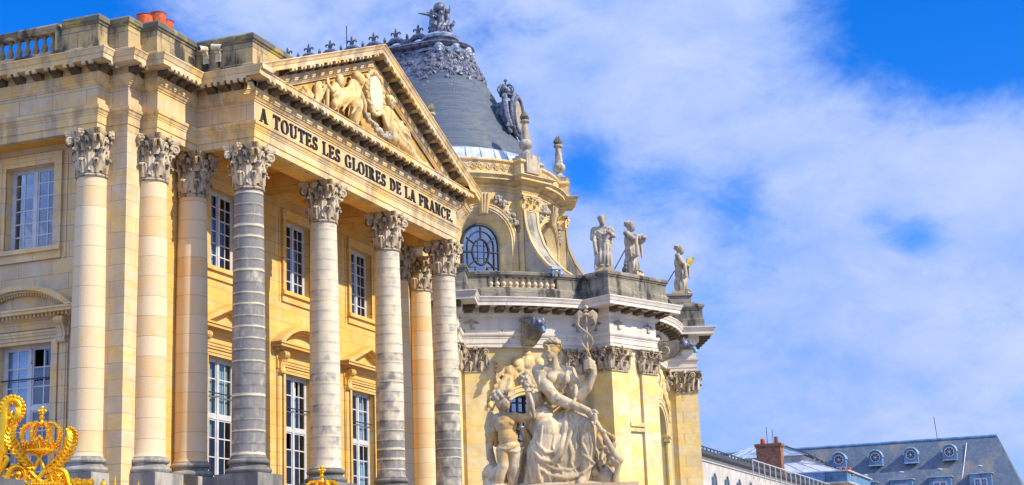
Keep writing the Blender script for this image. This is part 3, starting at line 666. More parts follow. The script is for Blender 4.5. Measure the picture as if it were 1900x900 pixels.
def frame_lower(f, c, kind, mat):
    op = lo_op(c); mb = MB(); F = bxf(f)
    archivolt(mb, f, op, [(0, .02), (0, -.05), (.1, -.05), (.105, -.075), (.21, -.075), (.22, -.11), (.27, -.11), (.27, 0)])
    for sg in (-1, 1):   # outer pilaster strips
        a, b = sorted((c+sg*1.30, c+sg*1.62)); mb.box(a, b, -.06, 0, 5.3, 10.3, F); a, b = sorted((c+sg*1.36, c+sg*1.56)); mb.box(a, b, -.085, 0, 5.3, 9.9, F)
        a, b = sorted((c+sg*1.27, c+sg*1.66)); mb.box(a, b, -.10, 0, 10.02, 10.32, F)
    # lintel fasciae and frieze
    mb.box(c-1.3, c+1.3, -.12, 0, 10.12, 10.2, F); mb.box(c-1.3, c+1.3, -.15, 0, 10.2, 10.27, F)
    mb.box(c-1.66, c+1.66, -.05, 0, 10.33, 10.62, F)
    # cornice
    for z0, z1, d, e in ((10.60, 10.64, .1, 0), (10.64, 10.72, .16, .05), (10.76, 10.86, .42, .3), (10.86, 10.92, .46, .34)): mb.box(c-1.68-e, c+1.68+e, -d, 0, z0, z1, F)
    mb.box(c-1.8, c+1.8, -.19, 0, 10.66, 10.762, F)
    n = 24
    for i in range(n): x = c-1.76+3.52*(i+.25)/n; mb.box(x, x+.085, -.27, -.185, 10.67, 10.758, F)
    if kind == 'tri':
        P = [(-2.02, 10.92), (0, 11.72), (2.02, 10.92), (1.62, 10.92), (0, 11.56), (-1.62, 10.92)]
        for q in ([0, 1, 4, 5], [1, 2, 3, 4]): mb.prism([P[i] for i in q], lambda x, z: f(c+x, z, -.46), lambda x, z: f(c+x, z, 0))
        Q = [(-1.66, 10.925), (0, 11.58), (1.66, 10.925), (1.42, 10.925), (0, 11.47), (-1.42, 10.925)]
        for q in ([0, 1, 4, 5], [1, 2, 3, 4]): mb.prism([Q[i] for i in q], lambda x, z: f(c+x, z, -.3), lambda x, z: f(c+x, z, 0))
        mb.prism([(-1.45, 10.922), (1.45, 10.922), (0, 11.5)], lambda x, z: f(c+x, z, -.1), lambda x, z: f(c+x, z, 0))
        for sg in (-1, 1):
            for i in range(12): x = sg*(1.36-1.3*i/12); z = 10.93+(1.42-abs(x))*.384; mb.box(c+x-.035, c+x+.035, -.25, -.05, z-.03, z+.055, F)
    else:
        hw, rise = 2.02, .76; rad = (hw*hw+rise*rise)/(2*rise); zc = 10.92+rise-rad; a1 = math.asin(hw/rad)
        def seg(r0, r1, d, am, n=20):
            for i in range(n):
                a, b = -am+2*am*i/n, -am+2*am*(i+1)/n
                mb.prism([(math.sin(a)*r0, max(10.9, math.cos(a)*r0+zc)), (math.sin(b)*r0, max(10.9, math.cos(b)*r0+zc)), (math.sin(b)*r1, max(10.921, math.cos(b)*r1+zc)), (math.sin(a)*r1, max(10.921, math.cos(a)*r1+zc))][::-1], lambda x, z: f(c+x, z, -d), lambda x, z: f(c+x, z, 0))
        seg(rad-.16, rad, .46, a1); seg(rad-.22, rad-.155, .34, a1*.95); seg(rad-.9, rad-.215, .1, a1*.88)
        for i in range(34): a = -a1*.82+2*a1*.82*i/33; x, z = math.sin(a)*(rad-.25), math.cos(a)*(rad-.25)+zc; (z > 10.96) and mb.box(c+x-.03, c+x+.03, -.26, -.05, z-.045, z+.03, F)
    o = mb.build('window_pediment', mat, PAV)
    for sg in (-1, 1):   # scrolled brackets
        k = MB(); prof = [(0, 10.62), (-.30, 10.62), (-.37, 10.57), (-.385, 10.48), (-.34, 10.40), (-.27, 10.34), (-.2, 10.22), (-.17, 10.08), (-.19, 9.98), (-.22, 9.92), (-.2, 9.85), (-.12, 9.82), (0, 9.83)]
        for a, b, e in ((-.15, -.06, 0), (-.05, .05, .012), (.06, .15, 0), (-.145, .145, -.02)):
            k.prism([(d-(e if d < -.01 else 0), z) for d, z in prof], lambda d, z: f(c+sg*1.44+a, z, d), lambda d, z: f(c+sg*1.44+b, z, d))
        pts = [(-.29+.09*math.cos(t), 10.5+.09*math.sin(t)) for t in [i*math.pi/6 for i in range(12)]]
        k.prism(pts, lambda d, z: f(c+sg*1.44-.17, z, d), lambda d, z: f(c+sg*1.44+.17, z, d))
        pts = [(-.16+.06*math.cos(t), 9.89+.06*math.sin(t)) for t in [i*math.pi/6 for i in range(12)]]
        k.prism(pts, lambda d, z: f(c+sg*1.44-.165, z, d), lambda d, z: f(c+sg*1.44+.165, z, d))
        k.build('bracket', mat, o)
for i, c in enumerate(CX):
    frame_upper(fA, c, 'ochre stone'); frame_lower(fA, c, ('tri', 'seg', 'tri')[i], 'ochre stone')
    sash(PAV, fA, c, .92, 12.905, 15.6, .22, 6, 4, None, [lambda si, sd_, a, b: sd_ < 0] if i != 1 else [lambda si, sd_, a, b: a == 0 and sd_ > 0])
    sash(PAV, fA, c, 1.0, 5.3, 9.9, .22, (4, 3), 4, 7.95, [[lambda si, sd_, a, b: si == 1 or (sd_ < 0 and b > 2)], [lambda si, sd_, a, b: si == 1 and sd_ > 0 and a == 0], [lambda si, sd_, a, b: (si == 1 and sd_ > 0) or (sd_ > 0 and b < 3)]][i], True, ['cream curtain', 'blind', 'blind'][i], 8.72,
         skip=[(), ((1, 1, 0, 2), (0, -1, 1, 3)), ()][i])
for i, c in enumerate(left_c):
    frame_upper(fB, c, 'cream stone'); frame_lower(fB, c, 'seg' if i % 2 == 0 else 'tri', 'cream stone')
    sash(PAV, fB, c, .92, 12.905, 15.6, .3, 6, 4)
    sash(PAV, fB, c, 1.0, 5.3, 9.9, .3, (4, 3), 4, 7.95, [lambda si, sd_, a, b: sd_ > 0 and si == 1], True, 'blind', 8.85, skip=((1, -1, 1, 2),))
# opened top pane of the left window, hinged inwards-out
mb = MB(); F = bxf(fB); c = CYL; za, zb = 9.28, 9.77; ya, yb = c-.47, c-.10
def op_(s, d, z): return fB(s, z, .3-.02-d-.34*(zb-z)/(zb-za)*0+0)
for s0, s1, z0, z1 in ((ya, ya+.035, za, zb), (yb-.035, yb, za, zb), (ya, yb, za, za+.035), (ya, yb, zb-.035, zb)):
    mb.box(s0, s1, 0, .03, z0, z1, lambda s, d, z: fB(yb-(yb-s)*.55, z, .26-d-.35*(yb-s)/(yb-ya)*.9))
mb.build('opened_pane', 'white paint', PAV)

# ------------------------------------------------------------------ inscription, letters of dark bronze
T_, t_, S_ = .2, .085, .075
def stroke(p, q, w): return [(p[0]-w/2, p[1]), (p[0]+w/2, p[1]), (q[0]+w/2, q[1]), (q[0]-w/2, q[1])]
def serif(x, z, w, top): return [(x-w/2, z), (x+w/2, z), (x+w/2, z+S_), (x-w/2, z+S_)] if not top else [(x-w/2, 1-S_), (x+w/2, 1-S_), (x+w/2, 1), (x-w/2, 1)]
def stem(x, w=T_, sw=None): return [stroke((x, 0), (x, 1), w), serif(x, 0, sw or w+.2, 0), serif(x, 0, sw or w+.2, 1)]
def bowl(cx, cz, rx, rz, a0, a1, wt, n=18):   # thick at the sides, thin at top and bottom
    out = []
    P = []
    for i in range(n+1):
        a = R(a0+(a1-a0)*i/n); k = abs(math.cos(a)); w = t_*.9+(wt-t_*.9)*k**1.5
        P.append(((cx+rx*math.cos(a), cz+rz*math.sin(a)), (cx+(rx-w)*math.cos(a), cz+(rz-w*.8)*math.sin(a))))
    for (o0, i0), (o1, i1) in zip(P, P[1:]): out.append([i0, o0, o1, i1])
    return [('strip', out)]
def glyph(ch):
    if ch == 'A': return .86, [stroke((.12, 0), (.42, 1), t_), stroke((.70, 0), (.42, 1), T_), [(.22, .3), (.6, .3), (.58, .37), (.25, .37)], serif(.12, 0, .26, 0), serif(.71, 0, .34, 0)]
    if ch == 'T': return .8, stem(.4)[:2]+[[(.03, 1-S_), (.77, 1-S_), (.77, 1), (.03, 1)], [(.03, .74), (.09, .74), (.12, .93), (.03, .93)], [(.71, .74), (.77, .74), (.77, .93), (.68, .93)]]
    if ch == 'O': return .92, bowl(.46, .5, .43, .52, 0, 360, .21, 30)
    if ch == 'U': return .9, [stroke((.2, .3), (.2, 1), T_), stroke((.72, .3), (.72, 1), t_), serif(.2, 0, .38, 1), serif(.72, 0, .28, 1)]+bowl(.43, .33, .33, .35, 180, 360, .17)
    if ch == 'E': return .74, stem(.2, T_, .36)[:1]+[[(.03, 0), (.68, 0), (.68, S_), (.03, S_)], [(.03, 1-S_), (.66, 1-S_), (.66, 1), (.03, 1)], [(.28, .47), (.52, .47), (.52, .54), (.28, .54)], [(.62, S_), (.68, S_), (.68, .27), (.65, .27)], [(.60, .75), (.63, .75), (.66, 1-S_), (.58, 1-S_)], [(.5, .38), (.54, .38), (.54, .63), (.5, .63)]]
    if ch == 'L': return .70, stem(.2, T_, .38)+[[(.3, .0), (.66, .0), (.66, S_+.004), (.3, S_+.004)], [(.60, S_), (.66, S_), (.66, .3), (.635, .3)]]
    if ch == 'I': return .42, stem(.21, T_, .38)
    if ch == 'F': return .70, stem(.2, T_, .38)+[[(.3, 1-S_), (.66, 1-S_), (.66, 1.003), (.3, 1.003)], [(.60, .72), (.63, .72), (.66, 1-S_), (.58, 1-S_)], [(.28, .46), (.52, .46), (.52, .53), (.28, .53)], [(.5, .37), (.54, .37), (.54, .62), (.5, .62)]]
    if ch == 'D': return .88, stem(.2, T_, .36)+bowl(.28, .5, .54, .5, -90, 90, .21)
    if ch == 'R': return .86, stem(.2, T_, .36)+bowl(.28, .74, .40, .262, -90, 90, .2)+[stroke((.68, 0), (.42, .5), T_*.95), serif(.73, 0, .26, 0)]
    if ch == 'N': return .90, [stroke((.14, 0), (.14, 1), t_), stroke((.74, 0), (.74, 1), t_), stroke((.70, 0), (.2, 1), T_), serif(.14, 0, .26, 0), serif(.74, 0, .26, 1), serif(.1, 0, .24, 1)]
    if ch == 'C': return .84, bowl(.46, .5, .42, .52, 48, 315, .21, 24)+[[(.68, .68), (.75, .68), (.75, .97), (.70, .9)]]
    if ch == 'G': return .92, bowl(.46, .5, .42, .52, 48, 312, .21, 24)+[[(.68, .68), (.75, .68), (.75, .97), (.70, .9)], stroke((.72, .06), (.72, .45), .17), [(.55, .42), (.86, .42), (.86, .48), (.55, .48)]]
    if ch == 'S': return .66, bowl(.33, .735, .265, .285, 25, 270, .19)+bowl(.33, .265, .29, .285, -155, 90, .19)+[[(.52, .7), (.58, .7), (.58, .98), (.53, .93)], [(.04, .02), (.1, .07), (.1, .3), (.04, .3)]]
    if ch == '.': return .3, [[(.06, 0), (.24, 0), (.24, .17), (.06, .17)]]
    return .42, []
def inscription():
    txt = 'A TOUTES LES GLOIRES DE LA FRANCE.'; tot = sum(glyph(c)[0]+.1 for c in txt)
    x0, x1, hz, z0 = -.15, 15.72, .47, 17.0; kx = (x1-x0)/tot
    x = x0
    for ch in txt:
        w, polys = glyph(ch)
        if polys:
            mb = MB(); j = 0
            for p in polys:
                dep = .05+.003*j; j += 1
                for q in (p[1] if p[0] == 'strip' else [p]):
                    mb.prism(q, lambda a, b: (x+a*kx, -RO+.01, z0+b*hz), lambda a, b: (x+a*kx, -RO-dep, z0+b*hz))
            mb.build('inscription_letter', 'bronze letters', FRZ)
        x += (w+.1)*kx
inscription()
# ------------------------------------------------------------------ royal chapel (round east end)
CH = thing('chapel', 'tall round stone chapel with white frieze, slate roof and lead crest beyond the pavilion', 'chapel')
OX, OY, BA = 40.25, 10.295, 203.0        # centre; plan angle of theta = 0
def cp(th, r, z=None):
    a = R(BA+th); p = (OX+r*math.cos(a), OY+r*math.sin(a)); return p if z is None else (*p, z)
PIERS = [-5.4, 42.6, 90.6, 138.6]; BAYS = [18.6, 66.6, 114.6]
def pier(thp):
    a = R(BA+thp); er = Vector((math.cos(a), math.sin(a))); et = Vector((-er.y, er.x))
    return lambda t, r, z: (OX+er.x*r+et.x*t, OY+er.y*r+et.y*t, z)
def plan(r, hw, rf, t0=-23.0, t1=157.0, piers=PIERS, seg=4.0):
    al = math.degrees(math.asin(hw/r)); rc = math.sqrt(r*r-hw*hw); pts = []
    edges = [t0]+[x for p in piers for x in (p-al, p+al)]+[t1]
    for i in range(0, len(edges), 2):
        a, b = edges[i], edges[i+1]; n = max(2, int((b-a)/seg)); pts += [cp(a+(b-a)*k/n, r) for k in range(n+1)]
        if i//2 < len(piers):
            F = pier(piers[i//2]); pts[-1] = F(-hw, rc, 0)[:2]; pts += [F(-hw, rf, 0)[:2], F(hw, rf, 0)[:2]]
            # the first point of the next bay is the pier's inner corner
    return pts
LP = plan(12.5, 1.8, 14.05); YN = 62
LP = [(OX-12.5, YN)]+LP+[(OX+12.5, YN)]
mb = MB(); mb.sweep(LP, [(-.4, 14.08), (0, 14.08), (0, 14.27), (.035, 14.275), (.035, 14.52), (.06, 14.53), (.06, 14.60), (.1, 14.63), (.14, 14.70), (.15, 14.80), (0, 14.81), (-.4, 14.81)])
mb.build('lower_architrave', 'chapel white stone', CH)
mb = MB(); mb.sweep(LP, [(-.4, 14.80), (0, 14.80), (0, 15.58), (-.4, 15.58)]); CFR = mb.build('lower_frieze', 'chapel white stone', CH)
mb = MB(); mb.sweep(LP, [(-.4, 15.575), (.05, 15.575), (.06, 15.64), (.14, 15.70), (.2, 15.73), (.2, 15.80), (.22, 15.82), (.22, 16.04), (.95, 16.05), (.95, 16.22), (.98, 16.23), (1.0, 16.27), (1.02, 16.33), (1.06, 16.40), (1.08, 16.42), (1.08, 16.475), (-.4, 16.53)])
CCO = mb.build('lower_cornice', 'chapel white stone', CH)
mb = MB()
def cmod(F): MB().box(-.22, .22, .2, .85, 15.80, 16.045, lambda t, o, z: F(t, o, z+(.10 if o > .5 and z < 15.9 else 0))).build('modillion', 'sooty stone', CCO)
for b in BAYS[:2]+[-14.5]:
    for k in range(-4, 5):
        th = b+k*3.5
        if b < 0 and th > -14: continue
        a = R(BA+th); er = Vector((math.cos(a), math.sin(a))); et = Vector((-er.y, er.x))
        cmod(lambda t, o, z: (OX+er.x*(12.5+o)+et.x*t, OY+er.y*(12.5+o)+et.y*t, z))
for p in PIERS[:3]:
    F = pier(p)
    for t in (-1.8, -.9, 0, .9, 1.8): cmod(lambda s, o, z: F(t+s, 14.05+o, z))
    for sg in (-1, 1):
        for r in (13.3,): cmod(lambda s, o, z: F(sg*(1.8+o), r+s, z))

# walls of the lower storey
RW = 12.3
fW = lambda s, z, d: cp(math.degrees(s/RW), RW-d, z)
def S_(th): return R(th)*RW
def low_op(b): return dict(c=S_(b), h=1.55, sill=4.0, spring=10.2, rise=1.55)
mb = MB(); ops = [low_op(b) for b in BAYS]
wall(mb, fW, S_(-23), S_(157), 0, 14.1, ops, .6)
for o in ops: reveal(mb, fW, o, 0, .75)
for sx in (-1, 1): mb.quad((OX+sx*RW, OY, 0), (OX+sx*RW, YN, 0), (OX+sx*RW, YN, 14.1), (OX+sx*RW, OY, 14.1))
mb.build('lower_wall', 'chapel yellow stone', CH)
mb = MB()
for p in PIERS:
    F = pier(p); bx = lambda t, r, z: F(t, r, z)
    mb.box(-1.66, 1.66, 11.9, 13.87, 0, 14.09, bx)
    for a, b in ((-1.78, -.55), (.55, 1.78)): mb.box(a, b, 13.5, 14.02, 0, 13.0, bx)
    for sg in (-1, 1):
        a, b = sorted((sg*1.5, sg*1.79)); mb.box(a, b, 12.75, 13.6, 0, 12.995, bx)
mb.build('pier', 'chapel yellow stone', CH)
mb = MB(); bands = []
BPIL = [(b+s*12.65-2.45, b+s*12.65+2.45) for b in BAYS for s in (-1, 1)]
for a, b in BPIL:
    n = 3
    for i in range(n):
        x, y = a+(b-a)*i/n, a+(b-a)*(i+1)/n
        mb.hexa([cp(x, 12.1, 0), cp(x, 12.45, 0), cp(y, 12.45, 0), cp(y, 12.1, 0), cp(x, 12.1, 13), cp(x, 12.45, 13), cp(y, 12.45, 13), cp(y, 12.1, 13)])
mb.build('pilaster', 'chapel yellow stone', CH)
mb = MB()   # string course
for b in BAYS:
    for a0, a1 in ((b-10.1, b-7.4), (b+7.4, b+10.1)):
        MB().sweep([cp(a0+(a1-a0)*i/3, 12.3) for i in range(4)], [(-.1, 9.85), (.1, 9.9), (.1, 10.1), (.2, 10.15), (.24, 10.28), (-.1, 10.32)]).build('string_course', 'drum stone', CH)
for p in PIERS:
    F = pier(p); MB().box(-.56, .56, 13.7, 14.0, 9.85, 10.1, F).box(-.56, .56, 13.7, 14.08, 10.1, 10.3, F).build('string_course', 'drum stone', CH)

def flat_cap(mb, F, s0, s1, z0, z1):
    """Corinthian pilaster capital on the face F(s, out, z)"""
    H = z1-z0; w = s1-s0; c = (s0+s1)/2
    mb.box(s0+.04, s1-.04, -.15, .0, z0, z1-.14, F); mb.box(s0-.06, s1+.06, -.15, .07, z0-.06, z0, F)
    n = 3
    sub = MB()
    for k in range(2): leaf(sub, (s0+w*(k+.5)/2, .03, 0), (1, 0, 0), (0, 1, 0), H*.36, w*.36, .26)
    for k in range(3): leaf(sub, (s0+w*k/2, .03, .05*H), (1, 0, 0), (0, 1, 0), H*.62, w*.34, .3)
    for sg in (-1, 1):
        volute(sub, (c+sg*(w*.5-.0), .24, H*.76), (sg, 0, 0), H*.13, 14, 1.4, .045, [(c+sg*w*.18, .1, H*.45), (c+sg*w*.28, .16, H*.7)])
        volute(sub, (c+sg*.13, .16, H*.76), (-sg, 0, 0), H*.08, 12, 1.3, .03)
    sub.ell((c, .24, H*.93), (.13, .1, .13), None, 8, 6)
    mb.add([F(x, y, z0+z) for x, y, z in sub.v], sub.f)
    mb.box(s0-.12, s1+.12, -.15, .20, z1-.15, z1-.06, F); mb.box(s0-.17, s1+.17, -.15, .26, z1-.06, z1-.004, F)
for p in PIERS:
    F = pier(p)
    for a, b in ((-1.78, -.55), (.55, 1.78)):
        mb = MB(); flat_cap(mb, lambda s, o, z: F(s, 14.02+o, z), a, b, 12.9, 14.085); mb.build('pilaster_capital', 'capital stone', CH, 50)
    for sg in (-1, 1):
        mb = MB(); flat_cap(mb, lambda s, o, z: F(sg*(1.79+o), s, z), 12.8, 13.75, 12.9, 14.084); mb.build('pilaster_capital', 'capital stone', CH, 50)
for a, b in BPIL:
    mb = MB(); m_ = (a+b)/2; F = pier(m_); hw = R(b-a)*12.45/2; flat_cap(mb, lambda s, o, z: F(s, 12.43+o, z), -hw, hw, 12.9, 14.084); mb.build('pilaster_capital', 'capital stone', CH, 50)

# arched windows of the lower storey
for b in BAYS:
    o = low_op(b); mb = MB(); archivolt(mb, fW, o, [(0, .1), (0, -.1), (.16, -.1), (.17, -.16), (.36, -.16), (.38, -.2), (.48, -.2), (.48, 0)])
    for sg in (-1, 1):
        s0, s1 = sorted((o['c']+sg*1.5, o['c']+sg*2.1)); mb.box(s0, s1, -.24, .1, 9.95, 10.2, lambda s, d, z: fW(s, z, d)); mb.box(s0, s1, -.30, .1, 10.12, 10.21, lambda s, d, z: fW(s, z, d))
    mb.build('window_arch', 'chapel yellow stone', CH)
    fr = MB(); c = o['c']; d = .62
    for x in [c-1.5+3.0*i/8 for i in range(9)]:
        fr.tube([fW(x, 4.0, d), fW(x, max(4.2, top_of(o, max(min(x, c+1.54), c-1.54))), d)], .035 if abs(x-c) > .1 else .06, 5)
    z = 4.2
    while z < 11.6:
        h = 1.55 if z < 10.2 else 1.55*math.sqrt(max(0, 1-((z-10.2)/1.55)**2)); fr.tube([fW(c-h+2*h*i/4, z, d) for i in range(5)], .03, 5); z += .48
    for k in range(4, 16):   # wrought scrolls
        for sg in (-1, 1):
            zc = 3.9+k*.46; pts = [fW(c+sg*(.55+.34*math.cos(t)*(1-t/14)), zc+.24*math.sin(t)*(1-t/14), d-.06) for t in [i*.5 for i in range(16)]]
            if zc < 10.6: fr.tube(pts, .028, 5)
    w = fr.build('window', 'iron', CH)
    gl = MB(); A = outline(o); gl.add([fW(c, 9, .72)]+[fW(*q, .72) for q in A], [(0, i, i+1) for i in range(1, len(A))]+[(0, len(A), 1)]); gl.build('window_panes', 'leaded glass', w)
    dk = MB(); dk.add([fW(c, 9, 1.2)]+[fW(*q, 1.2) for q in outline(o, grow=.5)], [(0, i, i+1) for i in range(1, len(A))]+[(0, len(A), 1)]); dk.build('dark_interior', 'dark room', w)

# emblems on the frieze: a winged torch over the letter L
def emblem(F):
    mb = MB(); mb.box(-.05, .05, -.02, .06, 15.0, 15.38, F); mb.box(-.05, .16, -.02, .061, 15.0, 15.07, F)
    q = MB()
    for sg in (-1, 1):
        for j in range(5): a = R(20+28*j); q.tube([(sg*.08, .03, .28), (sg*(.08+.16*math.cos(a)), .05, .28+.1*math.sin(a)), (sg*(.1+.3*math.cos(a)), .03, .24+.18*math.sin(a))], [.03, .04, .015], 6)
    q.ell((0, .05, .42), (.06, .05, .08), None, 8, 6); mb.add([F(x, y, 15.0+z) for x, y, z in q.v], q.f)
    mb.build('frieze_emblem', 'buttress stone', CFR)
for b in BAYS:
    for s in (-13.3, 13.3): F0 = pier(b+s); emblem(lambda s_, o, z: F0(s_, 12.5+o, z))
for p in PIERS[:3]:
    F1 = pier(p)
    for t in (-1.15, 1.15): emblem(lambda s_, o, z: F1(t+s_, 14.05+o, z))
    for sg in (-1, 1): emblem(lambda s_, o, z: F1(sg*(1.8+o), 13.15+s_*sg, z))

# gargoyles
for b in BAYS[:2]:
    F = pier(b); mb = MB()
    prof = [(12.4, 14.15), (12.75, 14.2), (13.0, 14.3), (13.4, 14.42), (13.75, 14.62), (13.9, 14.85), (13.8, 15.1), (13.4, 15.2), (12.9, 15.25), (12.4, 15.3)]
    for a, c_ in ((-.34, -.2), (-.19, .19), (.2, .34)): mb.prism(prof, lambda r, z: F(a, r-(0 if a > -.1 and a < .19 else .02), z), lambda r, z: F(c_, r, z))
    for sg in (-1, 1):
        mb.tube([F(sg*.36, 12.95+x, 14.7+z) for x, z in spiral(.42, .05, 1.8, 26, 1.2)], .06, 6)
    for k in range(5):   # curled sprays above
        a = R(40+25*k); sg = math.cos(a); mb.tube([F(.0, 12.55, 15.25), F(sg*.28, 12.65, 15.25+.3*math.sin(a)), F(sg*.5, 12.62, 15.3+.32*math.sin(a)), F(sg*.56, 12.62, 15.16+.32*math.sin(a))], [.06, .06, .05, .06], 6)
    g = mb.build('gargoyle', 'buttress stone', CH, 40)
    sk = Sculpt(); sk.e((0, 0, 0), (.30, .36, .30)); sk.e((0, -.32, -.1), (.17, .22, .14)); sk.e((0, -.5, -.02), (.09, .08, .07))
    for sg in (-1, 1):
        sk.e((sg*.13, -.27, .1), .09); sk.e((sg*.25, .02, .24), (.08, .06, .12)); sk.e((sg*.28, .05, -.02), (.12, .2, .26))
    sk.e((0, -.3, -.26), (.14, .2, .07))
    h = sk.build('lion_head', 'dark lead', g, .035, 2); h.location = F(0, 14.05, 15.0); h.rotation_euler = (0, 0, R(BA+b+90))
    mb = MB().tube([F(0, 14.3, 14.84), F(0, 14.55, 14.72), F(0, 14.62, 14.5)], [.1, .11, .12], 10); mb.build('spout', 'blue zinc', g, True)

# winged cherubs above the arches
def putti(b):
    s = Sculpt(); F = pier(b)
    for sg in (-1, 1):
        s.e((sg*1.0, -.16, .95), (.34, .26, .46), (0, sg*.55, 0)); s.e((sg*1.18, -.14, .62), (.32, .25, .3)); s.e((sg*.66, -.28, 1.5), (.26, .24, .28)); s.e((sg*.66, -.22, 1.6), (.28, .24, .22)); s.e((sg*.6, -.48, 1.46), (.05, .06, .06)); s.e((sg*.72, -.44, 1.36), (.12, .08, .07))
        s.c((sg*.85, -.2, 1.2, .15), (sg*.5, -.3, 1.15, .12), (sg*.3, -.24, 1.5, .09)); s.c((sg*1.3, -.2, .6, .22), (sg*1.62, -.26, .15, .18), (sg*1.95, -.18, -.35, .12), (sg*2.1, -.2, -.5, .1)); s.c((sg*1.1, -.25, .55, .22), (sg*1.2, -.34, .1, .18), (sg*1.6, -.22, -.2, .12))
        for j in range(6): s.c((sg*1.2, -.1, 1.2, .1), (sg*(1.55+.06*j), -.1, 1.5-.17*j, .09), (sg*(1.95-.03*j), -.06, 1.55-.26*j, .05))
        for j in range(5): s.e((sg*(1.75+.12*j), -.1, .45-.32*j), (.16, .14, .2), (0, sg*(j % 2), 0))
        s.c((sg*.45, -.2, .75, .16), (sg*.38, -.24, .25, .15), (sg*.25, -.14, 0, .1)); s.e((sg*.4, -.15, 1.1), (.2, .16, .3))
        s.fold([(sg*.75, 1.0), (sg*1.0, .7), (sg*1.3, .5)], .05); s.fold([(sg*1.3, .4), (sg*1.6, .0), (sg*2.0, -.3)], .06)
    s.e((0, -.12, 1.5), (.42, .24, .5)); s.e((0, -.28, 1.5), (.27, .16, .34)); s.e((0, -.16, .6), (.45, .2, .55)); s.e((0, -.18, 2.0), (.26, .2, .16))
    o = s.build('cherub_relief', 'relief stone', CH, .05, 1); o.location = F(0, 12.28, 11.95); o.rotation_euler = (0, 0, R(BA+b+90)); o.scale = (.92, .62, .92)
for b in BAYS[:2]: putti(b)

# terrace parapet
mb = MB(); mb.sweep(LP, [(-.3, 16.45), (.52, 16.45), (.52, 16.95), (.47, 17.0), (.45, 17.065), (-.3, 17.065)]); mb.build('parapet_base', 'dark parapet stone', CH)
mb = MB(); mb.sweep(LP, [(.0, 17.60), (.5, 17.60), (.52, 17.66), (.58, 17.70), (.58, 17.82), (.52, 17.88), (.0, 17.88)]); mb.build('parapet_rail', 'dark parapet stone', CH)
mb = MB(); cuts = [(-200, 9.0)]+[(b+7.0, b+48-9.6) for b in BAYS[:2]]+[(BAYS[2]+7, 400)]
def thp(p): return (math.degrees(math.atan2(p[1]-OY, p[0]-OX))-BA) % 360
LPth = [(thp(p) if thp(p) < 250 else thp(p)-360, p) for p in LP]
LPth[0] = (-100, LP[0]); LPth[-1] = (300, LP[-1])
for a, b in cuts:
    pts = [p for t, p in LPth if a < t < b]
    if a > -200: pts = [cp(a, 12.5)]+pts
    if b < 400: pts = pts+[cp(b, 12.5)]
    mb.sweep(pts, [(.02, 17.05), (.45, 17.05), (.45, 17.61), (.02, 17.61)])
mb.build('parapet_panel', 'dark parapet stone', CH)
cb0 = None
for b in BAYS[:2]:
    for k in range(-5, 6):
        x, y = cp(b-1.2+1.5*k, 12.75)
        if cb0 is None: cb0 = baluster(CH, (x, y, 17.06), 'cream stone', 1.15, .8)
        else: dup(cb0, CH, (x, y, 17.06))
for p in PIERS:
    mb = MB(); F = pier(p); mb.box(-1.9, 1.9, 12.6, 14.12, 16.44, 16.9, F); mb.box(-1.82, 1.82, 12.6, 14.06, 16.9, 17.85, F); mb.box(-1.92, 1.92, 12.6, 14.15, 17.85, 18.02, F)
    if p == 90.6: mb.box(-.85, .85, 12.7, 14.13, 18.0, 18.62, F); mb.box(-.95, .95, 12.6, 14.22, 18.62, 18.75, F)
    mb.build('statue_pedestal', 'dark parapet stone', CH)
mb = MB(); mb.lathe([(12.7, 16.5), (6.3, 17.0)], 60, (OX, OY, 0), 180, 360, False); mb.box(OX-12.6, OX+12.6, OY, YN, 16.3, 16.5); mb.build('gallery_roof', 'lead', CH)

# drum
RD = 6.5
fD = lambda s, z, d: cp(math.degrees(s/RD), RD-d, z)
def SD(th): return R(th)*RD
def dr_op(b): return dict(c=SD(b), h=1.72, sill=17.6, spring=21.0, rise=1.74)
mb = MB(); ops = [dr_op(b) for b in BAYS]; wall(mb, fD, SD(-23), SD(157), 16.4, 23.75, ops, .4)
for o in ops:
    inn = dict(c=o['c'], h=1.2, sill=17.6, spring=20.85, rise=1.18); strip(mb, fD, outline(o), 0, outline(inn), .6)
    mb.quad(fD(o['c']-1.72, 17.6, 0), fD(o['c']+1.72, 17.6, 0), fD(o['c']+1.2, 17.6, .6), fD(o['c']-1.2, 17.6, .6))
for sx in (-1, 1): mb.quad((OX+sx*RD, OY, 16.4), (OX+sx*RD, YN, 16.4), (OX+sx*RD, YN, 23.75), (OX+sx*RD, OY, 23.75))
mb.build('drum_wall', 'drum stone', CH)
